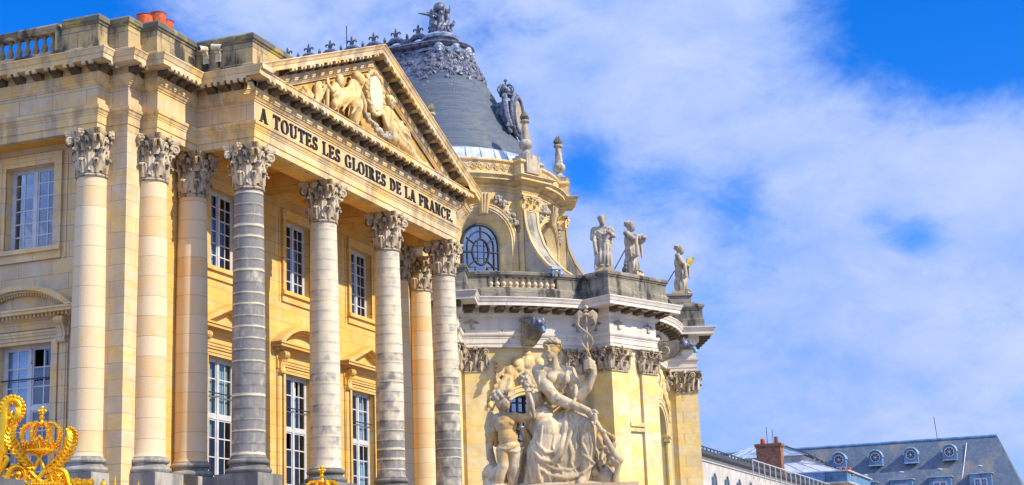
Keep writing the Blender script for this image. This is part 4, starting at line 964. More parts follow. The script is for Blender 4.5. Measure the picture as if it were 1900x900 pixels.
for b in BAYS:
    o = dr_op(b); c = o['c']; mb = MB(); archivolt(mb, fD, o, [(0, .05), (0, -.07), (.1, -.07), (.11, -.12), (.26, -.12), (.28, -.16), (.34, -.16), (.34, 0)])
    ar = mb.build('window_arch', 'drum stone', CH)
    k = MB()
    for z0, z1, w0, w1, d in ((22.45, 23.62, .2, .36, .42), (23.6, 23.72, .42, .42, .48)):
        k.hexa([fD(c-w0, z0, .05), fD(c+w0, z0, .05), fD(c+w0, z0, -d*.6), fD(c-w0, z0, -d*.6), fD(c-w1, z1, .05), fD(c+w1, z1, .05), fD(c+w1, z1, -d), fD(c-w1, z1, -d)])
    for sg in (-.16, 0, .16): k.tube([fD(c+sg*.7, 22.5, -.26), fD(c+sg, 23.2, -.4), fD(c+sg*1.2, 23.58, -.46)], .05, 6)
    k.build('keystone', 'drum stone', ar)
    for sg in (-1, 1):   # flower garlands hanging from the keystone
        g = MB()
        for i in range(60):
            t = rnd(); a = R(15+72*t); rr = 2.28+.1*math.sin(t*9)+(rnd()-.5)*.42*(1-.5*t)
            g.ell(fD(c+sg*(math.sin(a)*rr+.05), 21.0+math.cos(a)*rr*1.0+(.12 if t < .3 else 0), -.1-.16*rnd()), .06+.09*rnd(), None, 6, 5)
        g.build('garland', 'grey statue stone', ar, True)
    inn = dict(c=c, h=1.2, sill=17.6, spring=20.85, rise=1.18); d = .5; fr = MB()
    def line(pts, r): fr.tube([fD(x, z, d) for x, z in pts], r, 6)
    line(outline(inn, 20, -.04), .07); line(outline(dict(c=c, h=.85, sill=17.6, spring=20.75, rise=.88), 20), .04)
    ov = lambda a, k=1.0: (c+.52*k*math.cos(a), 20.45+.72*k*math.sin(a))
    line([ov(i*math.pi/14) for i in range(29)], .055)
    for a in (90, 40, 140, 0, 180, -42, 222):
        a_ = R(a); e0 = ov(a_); L_ = 2.2; p1 = (c+math.cos(a_)*1.15, 20.45+math.sin(a_)*(1.48 if a in (90,) else 1.25)); line([e0, p1], .045)
    for z in (18.2, 19.0, 19.6): line([(c-1.2, z), (c+1.2, z)], .04)
    for x in (-.85, -.38, .38, .85): line([(c+x, 17.6), (c+x, 19.6)], .03)
    for z in (20.1, 20.45, 20.8): line([(c-.45, z), (c+.45, z)], .018)
    for x in (-.2, .2): line([(c+x, 19.85), (c+x, 21.05)], .018)
    w = fr.build('window', 'iron', CH)
    gl = MB(); A = outline(inn, 20)
    for ring in (0,): gl.add([fD(c, 20, .54)]+[fD(*q, .54) for q in A], [(0, i, i+1) for i in range(1, len(A))]+[(0, len(A), 1)])
    gl.build('window_panes', 'leaded glass', w)
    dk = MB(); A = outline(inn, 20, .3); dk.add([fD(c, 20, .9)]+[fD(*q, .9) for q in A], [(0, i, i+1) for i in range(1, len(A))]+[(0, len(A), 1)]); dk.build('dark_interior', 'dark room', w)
DP = [(OX-RD, YN)]+plan(RD, .62, 7.02, seg=5)+[(OX+RD, YN)]
mb = MB(); mb.sweep(DP, [(-.3, 23.66), (.0, 23.66), (0, 23.84), (.04, 23.85), (.04, 24.02), (.1, 24.06), (.12, 24.12), (.05, 24.14), (.05, 24.22), (.16, 24.28), (.24, 24.34), (.26, 24.36), (.62, 24.38), (.62, 24.48), (.66, 24.52), (.72, 24.56), (.78, 24.60), (.78, 24.65), (-.3, 24.72)]); mb.build('drum_cornice', 'drum stone', CH)
mb = MB(); mb.sweep(DP, [(-.3, 24.66), (.30, 24.66), (.30, 24.84), (.22, 24.88), (.2, 25.42), (.27, 25.46), (.33, 25.52), (.33, 25.60), (.27, 25.65), (-.3, 25.65)]); par = mb.build('drum_parapet', 'drum stone', CH)
for b in BAYS:
    mb = MB()
    for i in range(38):   # carved scrollwork frieze
        th = b-15+30*i/37; r = RD+.22; cz = 25.15+.09*math.sin(i*1.3)
        mb.tube([cp(th+1.3*math.cos(t)*(1-t/9)*.8, r+.02, cz+.17*math.sin(t)*(1-t/9)) for t in [k*.7 for k in range(10)]], .03, 5)
    mb.build('carved_band', 'drum stone', par)
for p in PIERS:
    F = pier(p); mb = MB(); mb.box(-.60, .60, 6.2, 6.99, 16.6, 23.7, F); mb.box(-.42, .42, 6.9, 7.03, 18, 22.5, F)
    bp = mb.build('drum_pilaster', 'drum stone', CH)
    mb = MB(); flat_cap(mb, lambda s, o, z: F(s, 7.0+o*.8, z), -.57, .57, 22.82, 23.66); mb.build('pilaster_capital', 'drum stone', bp, 50)
    mb = MB(); C_ = [(7.03, 22.78), (7.08, 22.2), (7.16, 21.7), (7.5, 20.85), (8.0, 20.1), (8.5, 19.55), (9.0, 19.1), (9.8, 18.58), (10.8, 18.15), (11.9, 17.85), (12.3, 17.7)]
    for (r0, z0), (r1, z1) in zip(C_, C_[1:]):
        mb.hexa([F(-.55, r0, 16.5), F(-.55, r1, 16.5), F(.55, r1, 16.5), F(.55, r0, 16.5), F(-.55, r0, z0), F(-.55, r1, z1), F(.55, r1, z1), F(.55, r0, z0)])
    mb.build('flying_buttress', 'buttress stone', CH)
    mb = MB()
    for sg in (-1, 1):
        for (r0, z0), (r1, z1) in zip(C_, C_[1:]):
            a, b = sorted((sg*.40, sg*.57)); mb.hexa([F(a, r0, z0-.12), F(a, r1, z1-.12), F(b, r1, z1-.12), F(b, r0, z0-.12), F(a, r0+.05, z0+.05), F(a, r1+.05, z1+.05), F(b, r1+.05, z1+.05), F(b, r0+.05, z0+.05)])
    mb.build('buttress_coping', 'drum stone', CH)
    # flaming urn on each pier
    c3 = F(0, 6.85, 25.65); u = MB()
    mb = MB(); mb.box(-.52, .52, 6.25, 7.4, 24.9, 25.95, F); mb.box(-.42, .42, 6.4, 7.28, 25.95, 26.05, F)
    ped = mb.build('urn_pedestal', 'grey statue stone', CH)
    u.lathe([(.40, .4), (.38, .5), (.22, .6), (.17, .72), (.2, .78), (.34, .9), (.385, 1.05), (.36, 1.2), (.27, 1.3), (.24, 1.34), (.26, 1.37), (.22, 1.4), (.235, 1.5), (.17, 2.2), (.16, 2.3), (.27, 2.36), (.29, 2.42), (.24, 2.48), (.1, 2.5)], 20, c3)
    uo = u.build('flaming_urn', 'grey statue stone', CH, 40)
    fl = MB()
    for k in range(11): a = R(360*k/11*3); h = .28+.25*rnd(); fl.tube([(c3[0]+.12*math.cos(a), c3[1]+.12*math.sin(a), c3[2]+2.45), (c3[0]+.2*math.cos(a+.4), c3[1]+.2*math.sin(a+.4), c3[2]+2.45+h*.5), (c3[0]+.06*math.cos(a+1), c3[1]+.06*math.sin(a+1), c3[2]+2.45+h+.12)], [.07, .09, .015], 6)
    fl.build('flame', 'lichen coping', uo)

# roof
RPATH = [(OX-5, YN)]+arc((OX, OY), 5, 180, 360, 40)+[(OX+5, YN)]
mb = MB(); mb.sweep(RPATH, [(.45, 26.55), (-.1, 27.44), (-1.8, 30.95), (-2.55, 32.25), (-3.6, 34.1), (-4.6, 34.2)]); RF = mb.build('slate_roof', 'chapel slate', CH, 30)
mb = MB(); mb.sweep(RPATH, [(1.2, 25.2), (1.1, 25.6), (.72, 26.0), (.5, 26.56), (.44, 26.62)])
for k in range(0, 41, 2):
    a = R(180+180*k/40); mb.tube([(OX+(5+o)*math.cos(a), OY+(5+o)*math.sin(a), z) for o, z in ((1.12, 25.62), (.74, 26.02), (.5, 26.6))], .035, 5)
mb.build('lead_flashing', 'light lead', CH, 30)
# lead ornament at the head of the roof
mb = MB(); mb.sweep(RPATH, [(-2.38, 32.0), (-2.5, 32.35), (-3.2, 33.6), (-3.3, 33.9), (-3.05, 34.0), (-2.95, 34.15), (-3.1, 34.25), (-4.1, 34.4)]); HD = mb.build('lead_ridge_cap', 'dark lead', CH, 30)
orn = MB()
def frond(c, tdir, L_, w):
    """curled leaf of beaten lead"""
    a = Vector(c); t = Vector(tdir).normalized(); out = Vector((a.x-OX, min(0, a.y-OY), 0)); out = out.normalized() if out.length > .01 else Vector((-1, 0, 0)); sd_ = t.cross(out)
    for j in range(-1, 2):
        d = (t+sd_*.55*j).normalized(); orn.tube([a, a+d*L_*.4+out*w*.6, a+d*L_*.75+out*w*.9, a+d*L_+out*w*.3], [w*.5, w*.75, w*.6, w*.15], 6)
def roofp(a, t, o=0):      # t: 0 at the crown, 1 at the tips of the ornament
    r = 1.75+1.45*t; z = 33.8-2.9*t; return (OX+r*math.cos(a), OY+(r*math.sin(a) if not o else 0)+o, z)
for k in range(340):
    o = rnd()*16 if k % 5 == 0 else 0; a = math.pi if o else R(180+180*rnd()); t = rnd()**1.25*.62
    p = roofp(a, t, o); tn = Vector((-math.sin(a), math.cos(a), 0)) if not o else Vector((0, 1, 0))
    frond(p, Vector((0, 0, -1))+tn*(rnd()*2.4-1.2), .26+.24*rnd(), .085+.05*rnd())
for k in range(7):       # tapering drops of foliage along the hips
    a = R(185+28*k)
    for q in range(11):
        t = .3+.75*q/10; p = roofp(a+.05*math.sin(q*2), t); w = .12*(1-.65*q/10); frond(p, (0.35*math.sin(q*2.3), 0.2*math.cos(q), -1), .42*(1-.3*q/10), w)
for k in range(40):      # band of scrolls above
    a = R(180+180*k/39); orn.tube([(OX+(1.78+.05*x)*math.cos(a+.07*x), OY+(1.78)*math.sin(a+.07*x), 33.9+.13*z) for x, z in spiral(1, .2, 1.3, 10, k)], .05, 5)
orn.build('lead_foliage', 'dark lead', CH, True)
for k in range(5):
    a = R(190+32*k+10); s = Sculpt(); s.e((0, 0, 0), (.24, .24, .32)); s.e((0, .02, .15), (.27, .26, .22)); s.e((0, -.24, -.03), (.06, .08, .09)); s.e((0, -.18, -.2), (.12, .1, .07)); s.c((-.26, 0, .05, .1), (-.3, 0, -.3, .07)); s.c((.26, 0, .05, .1), (.3, 0, -.3, .07))
    o = s.build('lead_mask', 'lead', CH, .04, 1); o.location = (OX+1.85*math.cos(a), OY+1.85*math.sin(a), 33.75); o.rotation_euler = (0, 0, a+math.pi/2)
mb = MB(); mb.lathe([(1.95, 33.9), (2.0, 34.05), (1.75, 34.1), (1.2, 34.2), (.95, 34.3), (.85, 34.9), (.9, 35.0), (1.12, 35.05), (1.15, 35.2), (1.0, 35.28), (.9, 35.4), (.4, 35.5)], 28, (OX, OY, -.25)); mb.build('crown_drum', 'lead', CH, 40)
# ridge and its fleur-de-lis crest
mb = MB(); mb.tube([(OX, OY+.5, 34.75), (OX, YN, 34.75)], .32, 10); mb.box(OX-.85, OX+.85, OY+.6, YN, 34.0, 34.6); mb.build('ridge_roll', 'dark lead', CH)
def fleur(mb, y, z, k=1.0):
    q = MB(); q.ell((0, 0, .62), (.1, .06, .26), None, 10, 8); q.tube([(0, 0, 0), (0, 0, .55)], [.07, .05], 8); q.tube([(-.14, 0, .36), (.14, 0, .36)], .055, 8)
    for sg in (-1, 1):
        q.tube([(sg*.04, 0, .38), (sg*.16, 0, .55), (sg*.28, 0, .58), (sg*.34, 0, .48), (sg*.27, 0, .42)], [.04, .06, .06, .05, .03], 8); q.tube([(sg*.04, 0, .34), (sg*.13, 0, .2), (sg*.2, 0, .2)], [.035, .04, .02], 6)
    mb.add([(OX+vy*k, y+vx*k, z+vz*k) for vx, vy, vz in q.v], q.f)
def mound(mb, y, z, w, h):
    mb.tube([(OX, y-w, z), (OX, y-w*.8, z+h*.6), (OX, y-w*.4, z+h), (OX, y, z+h*1.1), (OX, y+w*.4, z+h), (OX, y+w*.8, z+h*.6), (OX, y+w, z)], [.1, .16, .2, .2, .2, .16, .1], 8)
    for sg in (-1, 1): mb.tube([(OX, y+sg*(w*.9+x*.2), z+.12+zz*.2) for x, zz in spiral(1, .2, 1.2, 10)], .06, 5)
f0 = MB(); mound(f0, 0, 0, .55, .36); fleur(f0, 0, .32, .95); f0.v = [(x-OX, y, z) for x, y, z in f0.v]; F0_ = f0.build('fleur_de_lis', 'dark lead', CH, True); F0_.location = (OX, 11.75, 35.0)
p0 = MB(); mound(p0, 0, 0, .24, .16); p0.tube([(OX, 0, .1), (OX, 0, .35), (OX, 0, .42), (OX, 0, .55), (OX, 0, .72)], [.05, .05, .1, .09, .01], 8); p0.v = [(x-OX, y, z) for x, y, z in p0.v]; P0_ = p0.build('crest_spike', 'dark lead', CH, True); P0_.location = (OX, 12.5, 35.0)
for k in range(1, 24): dup(F0_, CH, (OX, 11.75+1.5*k, 35.0)); dup(P0_, CH, (OX, 12.5+1.5*k, 35.0))
MB().tube([(OX, 16.6, 34.8), (OX, 16.6, 36.9)], .03, 6).build('lightning_rod', 'iron', CH)
# children in lead holding up a globe
s = Sculpt()
s.c((0, 0, 0, .42), (0, 0, .6, .36), (0, 0, 1.5, .22)); s.e((0, 0, .1), (.75, .7, .22)); s.e((-.3, -.25, .55), (.3, .28, .55)); s.e((.35, -.1, .5), (.28, .3, .5)); s.e((0, .3, .6), (.3, .3, .6))
def child(x, y, z, face, arm):
    s.e((x, y, z), (.21, .19, .3)); s.e((x+.02*face, y-.03, z+.42), (.16, .16, .18)); s.c((x, y, z-.2, .16), (x+.1*face, y-.15, z-.5, .13), (x+.02*face, y-.05, z-.85, .09)); s.c((x-.1, y, z-.2, .15), (x-.15, y+.05, z-.55, .12), (x-.1, y, z-.9, .09))
    s.c((x+.12*face, y, z+.18, .09), (x+.45*face, y-.02, z+.2+arm*.1, .075), (x+.8*face, y-.05, z+.25+arm*.12, .06), (x+.98*face, y-.05, z+.24+arm*.15, .045))
    s.c((x-.1*face, y, z+.18, .09), (x-.2*face, y-.1, z+.5, .07), (x-.25*face, y-.05, z+.8, .06))
child(-.50, -.1, 1.25, -1, .4); child(.5, .1, 1.3, -1, 2.2); child(.1, -.38, 1.05, -1, 1.6); s.c((.6, -.2, .6, .12), (.9, -.3, .75, .12), (1.0, -.3, .95, .08))
for k in range(26): a = 2.4*k; s.c((.7*math.cos(a)*rnd(), .6*math.sin(a), .1+.5*rnd(), .1), (.8*math.cos(a), .7*math.sin(a), .25+.45*rnd(), .07))
s.fold([(-.3, 1.0), (-.45, .5), (-.6, .1)], .06); s.fold([(0, 1.0), (-.1, .5), (-.25, .0)], .06); s.fold([(.3, 1.0), (.3, .5), (.45, .1)], .06)
rs = s.build('roof_sculpture', 'dark lead', CH, .045, 1); rs.location = (OX, OY, 35.05); rs.rotation_euler = (0, 0, R(-67)); rs.scale = (.88, .88, 1.0)
MB().ell((OX, OY, 36.98), .37, None, 20, 14).build('globe', 'dark lead', rs, True).matrix_parent_inverse = Matrix.LocRotScale(rs.location, rs.rotation_euler, rs.scale).inverted()
# oval dormer with royal crown on the roof
F = pier(67); mb = MB()
def ovl(w, h, r): return [F(w*math.cos(t), r, 29.45+h*math.sin(t)) for t in [2*math.pi*i/28 for i in range(29)]]
mb.tube(ovl(.72, 1.05, 4.85), .13, 8); mb.tube(ovl(.9, 1.22, 4.75), .11, 8)
for sg in (-1, 1):
    mb.tube([F(sg*(.9+x*.35), 4.6, 28.45+z*.35) for x, z in spiral(1, .2, 1.5, 18, 0)], .1, 6); mb.tube([F(sg*.95, 4.7, 28.5), F(sg*1.15, 4.5, 29.3), F(sg*1.05, 4.4, 30.1), F(sg*.7, 4.3, 30.6)], [.16, .2, .2, .14], 8)
    mb.tube([F(sg*(.95+x*.3), 4.35, 30.35+z*.3) for x, z in spiral(1, .2, 1.5, 18, 2)], .09, 6)
    mb.ell(F(sg*.6, 4.25, 30.95), (.22, .22, .26), None, 8, 6)
mb.box(-.62, .62, 3.0, 4.72, 28.7, 30.2, F)
dm = mb.build('oval_dormer', 'dark lead', CH, 40)
mb = MB(); pts = ovl(.66, 1.0, 4.84); mb.add([F(0, 4.84, 29.45)]+pts, [(0, i, i+1) for i in range(1, len(pts))]); mb.build('clock_face', 'grey statue stone', dm)
def crown(mb, P, k):
    """royal crown: P(x, y, z) places unit coordinates"""
    q = MB(); q.lathe([(.40, 0), (.43, .02), (.43, .07), (.40, .09), (.41, .15), (.45, .2), (.46, .23), (.40, .23)], 24)
    for i in range(16):
        a = R(360*i/16); r = .46; q.ell((r*math.cos(a), r*math.sin(a), .27 if i % 2 else .25), .045 if i % 2 else .03, None, 6, 5)
        q.ell((.425*math.cos(a), .425*math.sin(a), .12), .028, None, 6, 5)
        if i % 4 == 0:
            for dx, dz in ((0, .36), (-.06, .3), (.06, .3)): q.ell((.47*math.cos(a)-dx*math.sin(a), .47*math.sin(a)+dx*math.cos(a), dz), (.045, .045, .06), None, 6, 5)
    for i in range(8):
        a = R(45*i+22.5); arcp = [(.46, .24), (.53, .42), (.50, .60), (.36, .73), (.18, .76), (.07, .70)]
        q.tube([(r*math.cos(a), r*math.sin(a), z) for r, z in arcp], [.035, .04, .04, .04, .035, .03], 6)
        for j in range(9):
            t = j/8*(len(arcp)-1.001); i0 = int(t); u = t-i0; r = arcp[i0][0]*(1-u)+arcp[i0+1][0]*u; z = arcp[i0][1]*(1-u)+arcp[i0+1][1]*u
            q.ell(((r+.035)*math.cos(a), (r+.035)*math.sin(a), z+.02), .034, None, 6, 5)
    q.lathe([(.05, .66), (.09, .72), (.05, .8), (.04, .84), (.08, .9), (.04, .96), (.03, 1.0)], 10)
    for dx, dy, dz, r in ((0, 0, 1.02, .07), (.08, 0, 1.08, .05), (-.08, 0, 1.08, .05), (0, .08, 1.08, .05), (0, -.08, 1.08, .05), (0, 0, 1.17, .055)): q.ell((dx, dy, dz), r, None, 8, 6)
    mb.add([P(x*k, y*k, z*k) for x, y, z in q.v], q.f)
mb = MB(); crown(mb, lambda x, y, z: F(x, 4.1+y, 30.72+z), .9); mb.build('dormer_crown', 'dark lead', dm, 40)
# ------------------------------------------------------------------ far buildings
# slate-roofed wing
WG = thing('slate_wing', 'long distant wing with a steep blue-grey slate roof and round dormers', 'building')
RXR, RZR, ry0, ry1 = 130.0, 16.8, -13.7, 60.0
TA = math.tan(R(55)); HX = 8.5
ez = RZR-HX*TA
mb = MB()
yh = ry0-4.2*HX/8.5*1.15
mb.add([(RXR, ry0, RZR), (RXR, ry1, RZR), (RXR-HX, ry1, ez), (RXR-HX, yh, ez), (RXR+HX, yh, ez), (RXR+HX, ry1, ez)], [(0, 1, 2, 3), (0, 3, 4), (0, 4, 5, 1), (1, 5, 2)])
wr = mb.build('roof', 'far slate', WG)
mb = MB(); mb.tube([(RXR, ry0, RZR), (RXR, ry1, RZR)], .16, 8); mb.build('ridge_flashing', 'blue zinc', wr)
mb = MB(); mb.box(RXR-HX+.4, RXR+HX-.4, yh+.4, ry1, 0, ez+.1); mb.box(RXR-HX-.25, RXR+HX+.25, yh-.25, ry1, ez-.35, ez-.05); mb.build('wall', 'cream stone', WG)
MB().tube([(RXR-.6, -10.6, RZR-.6), (127.3, -10.1, 12.9), (126.1, -9.8, 11.1)], .05, 5).build('roof_cable', 'pale zinc', WG)
MB().tube([(RXR, -7.6, RZR), (RXR+.05, -7.45, RZR+2.45)], .035, 5).build('lightning_rod', 'iron', WG)
def round_dormer(y, z):
    x = RXR-(RZR-z)/TA-1.0; mb = MB(); n = 16
    prof = [(-.85, -.85)]+[(-.85*math.cos(math.pi*i/n), .1+.85*math.sin(math.pi*i/n)) for i in range(n+1)]+[(.85, -.85)]
    mb.prism(prof, lambda a, b: (x, y-a, z+b), lambda a, b: (x+2.6, y-a, z+b)); d = mb.build('round_dormer', 'blue zinc', WG, 40)
    mb = MB(); mb.tube([(x-.03, y-a*1.06, z+b*1.06) for a, b in prof[1:-1]], .13, 6)
    for i in range(n):
        a, b = prof[i+1], prof[i+2]; mb.quad((x-.1, y-a[0]*1.1, z+a[1]*1.1+.02), (x-.1, y-b[0]*1.1, z+b[1]*1.1+.02), (x+2.6, y-b[0]*1.1, z+b[1]*1.1+.02), (x+2.6, y-a[0]*1.1, z+a[1]*1.1+.02))
    mb.build('dormer_hood', 'zinc', d)
    mb = MB(); mb.tube([(x-.06, y+.56*math.cos(t), z+.08+.56*math.sin(t)) for t in [2*math.pi*i/20 for i in range(21)]], .06, 6)
    for k in range(4): a = R(45*k); mb.tube([(x-.05, y+.58*math.cos(a), z+.08+.58*math.sin(a)), (x-.05, y-.58*math.cos(a), z+.08-.58*math.sin(a))], .03, 5)
    mb.ell((x-.08, y, z+.08), (.05, .12, .12), None, 10, 6); w = mb.build('round_window', 'pale zinc', d)
    mb = MB(); mb.prism([(.6*math.cos(t), .08+.6*math.sin(t)) for t in [2*math.pi*i/20 for i in range(20)]], lambda a, b: (x-.02, y+a, z+b), lambda a, b: (x-.004, y+a, z+b)); mb.build('window_panes', 'dark room', w)
    mb = MB(); mb.box(x-.1, x+.3, y-.9, y+.9, z-.95, z-.84); mb.build('sill', 'pale zinc', d)
    T = Matrix.Translation((x+1, y, z)) @ Matrix.Diagonal((1, .84, .84, 1)) @ Matrix.Translation((-x-1, -y, -z))
    for q in [d]+list(d.children_recursive): q.data.transform(T)
for y, z in ((2.6, 15.1), (-1.25, 15.08), (-4.95, 15.12), (-8.9, 15.18)): round_dormer(y, z)
def square_dormer(y, z):
    x = RXR-(RZR-z)/TA-1.3; w = 1.1; mb = MB()
    mb.box(x, x+3, y-w, y+w, z-2.2, z-.0); d = mb.build('square_dormer', 'blue zinc', WG)
    mb = MB(); mb.add([(x-.2, y-w-.15, z), (x-.2, y+w+.15, z), (x+3, y+w+.15, z), (x+3, y-w-.15, z), (x+.9, y, z+.75), (x+3, y, z+.75)], [(0, 1, 4), (1, 2, 5, 4), (3, 0, 4, 5), (0, 3, 2, 1)]); mb.build('dormer_roof', 'far slate', d)
    mb = MB(); mb.box(x-.22, x+3, y-w-.17, y+w+.17, z-.06, z+.012); mb.ell((x+.9, y, z+.78), (.2, .28, .1), None, 8, 6); mb.box(x+2, x+3, y-w-.4, y-w-.1, z-.5, z-.3); mb.build('dormer_flashing', 'pale zinc', d)
    sash(d, lambda s, zz, dd: (x-.05+dd, y+s, zz), 0, .66, z-2.0, z-.5, 0, 4, 4)
for y, z in ((3.5, 12.35), (-.25, 12.5), (-3.95, 12.6), (-7.85, 12.65), (-11.9, 12.75)): square_dormer(y, z)

# grey rendered house with a gutter walk, seen along its wall
GH = thing('rendered_house', 'grey rendered house with arched blue-framed windows and railed gutter behind the chapel', 'building')
gz = lambda x: 10.62
def gy(s, z, d): return (s, 0+d, z)
ops = [dict(c=60.4+3.6*k, h=.55, sill=8.0, spring=9.0, rise=.5) for k in range(12)]
mb = MB(); wall(mb, gy, 55, 108, 0, 10.1, ops, 6)
for o in ops: reveal(mb, gy, o, 0, .3)
mb.quad((55, 0, 0), (55, 9, 0), (55, 9, 10.1), (55, 0, 10.1)); mb.quad((55, 9, 0), (108, 9, 0), (108, 9, 10.1), (55, 9, 10.1)); mb.build('wall', 'grey render', GH)
mb = MB(); mb.sweep([(55, 0), (108, 0)], [(-.3, 10.1), (.08, 10.1), (.1, 10.2), (.2, 10.26), (.22, 10.32), (-.3, 10.33)]); mb.build('eaves_band', 'white paint', GH)
mb = MB(); mb.sweep([(55, 0), (108, 0)], [(-.3, 10.33), (.3, 10.34), (.42, 10.46), (.44, 10.72), (.3, 10.74), (-.3, 10.76)]); mb.build('gutter', 'roof cable', GH)
mb = MB(); mb.tube([(55, -.2, 10.98), (70, -.2, 10.97), (108, -.2, 10.98)], .045, 5)
for k in range(54): mb.tube([(55+k, -.2, 10.7), (55+k+.05*math.sin(k), -.2, 10.98+.03*math.sin(k*2.1))], .05, 5)
mb.build('gutter_cable', 'roof cable', GH)
mb = MB()
for k in range(17): x = 70+2.0*k; mb.tube([(x, -.55, 9.6), (x, -.55, 11.0)], .04, 5)
for z in (11.0,): mb.tube([(70, -.55, z), (102, -.55, z)], .045, 5)
mb.build('railing', 'white paint', GH)
mb = MB(); mb.add([(55, -.1, 10.7), (108, -.1, 10.7), (108, 4.6, 11.4), (55, 4.6, 11.4), (55, 9, 10.7), (108, 9, 10.7)], [(0, 1, 2, 3), (3, 2, 5, 4)]); mb.build('roof', 'zinc', GH)
for o in ops:
    mb = MB(); archivolt(mb, gy, o, [(0, .05), (0, -.06), (.16, -.06), (.16, 0)]); mb.box(o['c']-.75, o['c']+.75, -.1, 0, 7.88, 8.0, lambda s, d, z: gy(s, z, d))
    w = mb.build('window', 'pale zinc', GH)
    MB().box(o['c']-.78, o['c']-.70, -.16, -.02, 8.05, 9.2, lambda s, d, z: gy(s, z, d)).build('shutter', 'blue zinc', w)
    mb = MB(); A = outline(o, 12); mb.add([gy(o['c'], 8.6, .25)]+[gy(*q, .25) for q in A], [(0, i, i+1) for i in range(1, len(A))]); mb.build('window_panes', 'cream curtain', w)
    mb = MB(); mb.box(o['c']-.03, o['c']+.03, .15, .22, 8, 9.5, lambda s, d, z: gy(s, z, d)); mb.box(o['c']-.5, o['c']+.5, .15, .21, 8.9, 8.97, lambda s, d, z: gy(s, z, d)); mb.build('glazing_bar', 'white paint', w)
MB().tube([(61.4, 3.0, 11.2), (61.3, 3.0, 13.1)], .02, 5).build('lightning_rod', 'iron', GH)

# pavilion roofs in zinc and blue sheet behind it, with a brick chimney
ZP = thing('zinc_roofed_house', 'distant house with pale zinc hipped roofs and blue sheet-metal attic', 'building')
mb = MB(); mb.box(104, 118, -1.8, 14, 0, 11.3); mb.build('wall', 'cream stone', ZP)
mb = MB(); mb.box(103.9, 118.1, -1.9, 4.2, 11.25, 12.25); mb.box(103.7, 118.2, .1, 4.3, 11.3, 12.2); mb.box(103.95, 118, 4.3, 14, 11.3, 12.1)
for k in range(26): y = -1.8+.62*k; mb.box(103.86, 103.95, y, y+.05, 11.3, 12.2)
mb.build('sheet_attic', 'blue zinc', ZP)
mb = MB(); mb.box(103.7, 118.3, -2.1, 14, 12.22, 12.34); mb.box(103.8, 118.2, -2.05, 14, 11.18, 11.3); mb.build('attic_coping', 'pale zinc', ZP)
mb = MB()
mb.add([(105, -1.2, 12.35), (105, 10.5, 12.35), (107.2, 10.0, 13.75), (107.2, 2.6, 13.75), (117, -1.2, 12.35), (114, 2.6, 13.75), (117, 10.5, 12.35), (114, 10, 13.75)], [(0, 1, 2, 3), (0, 3, 5, 4), (4, 5, 7, 6), (1, 6, 7, 2), (3, 2, 7, 5)])
zr_ = mb.build('lower_zinc_roof', 'pale zinc', ZP)
mb = MB(); mb.box(107.25, 114, 2.7, 10.2, 13.7, 14.25); mb.build('lantern_wall', 'grey render', ZP)
mb = MB(); ap = [(110.3, 5.5, 15.55), (110.3, 8.0, 15.55)]
B_ = [(106.8, 2.1, 14.2), (106.8, 10.8, 14.2), (114.4, 10.8, 14.2), (114.4, 2.1, 14.2)]
mb.add(B_+ap, [(0, 1, 5, 4), (1, 2, 5), (2, 3, 4, 5), (3, 0, 4)]); ur = mb.build('upper_zinc_roof', 'zinc', ZP)
mb = MB()
for k in range(8):
    t = k/7; p0 = Vector(B_[0]).lerp(Vector(B_[1]), t); p1 = Vector(ap[0]).lerp(Vector(ap[1]), t); mb.tube([p0, p1], .05, 5)
    p0 = Vector((105, -1.2, 12.35)).lerp(Vector((105, 10.5, 12.35)), t); p1 = Vector((107.2, 2.6, 13.75)).lerp(Vector((107.2, 10, 13.75)), t); mb.tube([p0, p1], .05, 5)
mb.tube([B_[0], ap[0]], .08, 5); mb.build('roof_seams', 'light lead', ZP)
mb = MB(); mb.tube([(105.9, -.2, 12.9), (106.8, 2.1, 14.3), (110.3, 5.5, 15.7)], .07, 5)
for k in range(14): t = k/13; p = Vector((105.7, -.6, 12.75)).lerp(Vector((110.3, 5.5, 15.7)), t); mb.box(p.x-.1, p.x+.1, p.y-.1, p.y+.1, p.z-.1, p.z+.16)
mb.build('roof_cable', 'roof cable', ZP)
for y, z in ((6.06, 17.2), (5.5, 16.9)): MB().tube([(108, y, 14.5), (108, y+.03, z)], .03, 5).build('lightning_rod', 'iron', ZP)
mb = MB(); mb.box(106.5, 107.6, -2.0, -.6, 12.0, 12.45); lc = mb.build('low_chimney', 'chimney brick', ZP)
mb = MB()
for k in range(3): MB().lathe([(.14, 0), (.16, .08), (.13, .3), (.1, .3)], 12, (106.9, -.85-.42*k, 12.44)).build('chimney_pot', 'terracotta', lc, 40)
BCH = thing('brick_chimney', 'tall brown brick chimney stack rising behind the railed gutter', 'chimney', (100, 4.4, 10))
mb = MB(); mb.box(-.0, 1.3, -1.12, 1.12, 0, 4.62); mb.build('stack', 'chimney brick', BCH)
mb = MB(); mb.box(-.1, 1.4, -1.24, 1.24, 4.6, 4.86); mb.box(-.05, 1.35, -1.18, 1.18, 4.5, 4.6); mb.build('cap', 'chimney brick', BCH)
mb = MB().lathe([(.2, 0), (.24, .08), (.19, .5), (.14, .5)], 14, (.5, .55, 4.85)); mb.build('chimney_pot', 'terracotta', BCH, 40)
mb = MB().lathe([(.18, 0), (.2, .06), (.18, .62), (.13, .62)], 14, (.5, -.7, 4.85)); tag(mb.build('chimney_pot', 'chimney brick', BCH, 40), 'dull brown chimney pot')

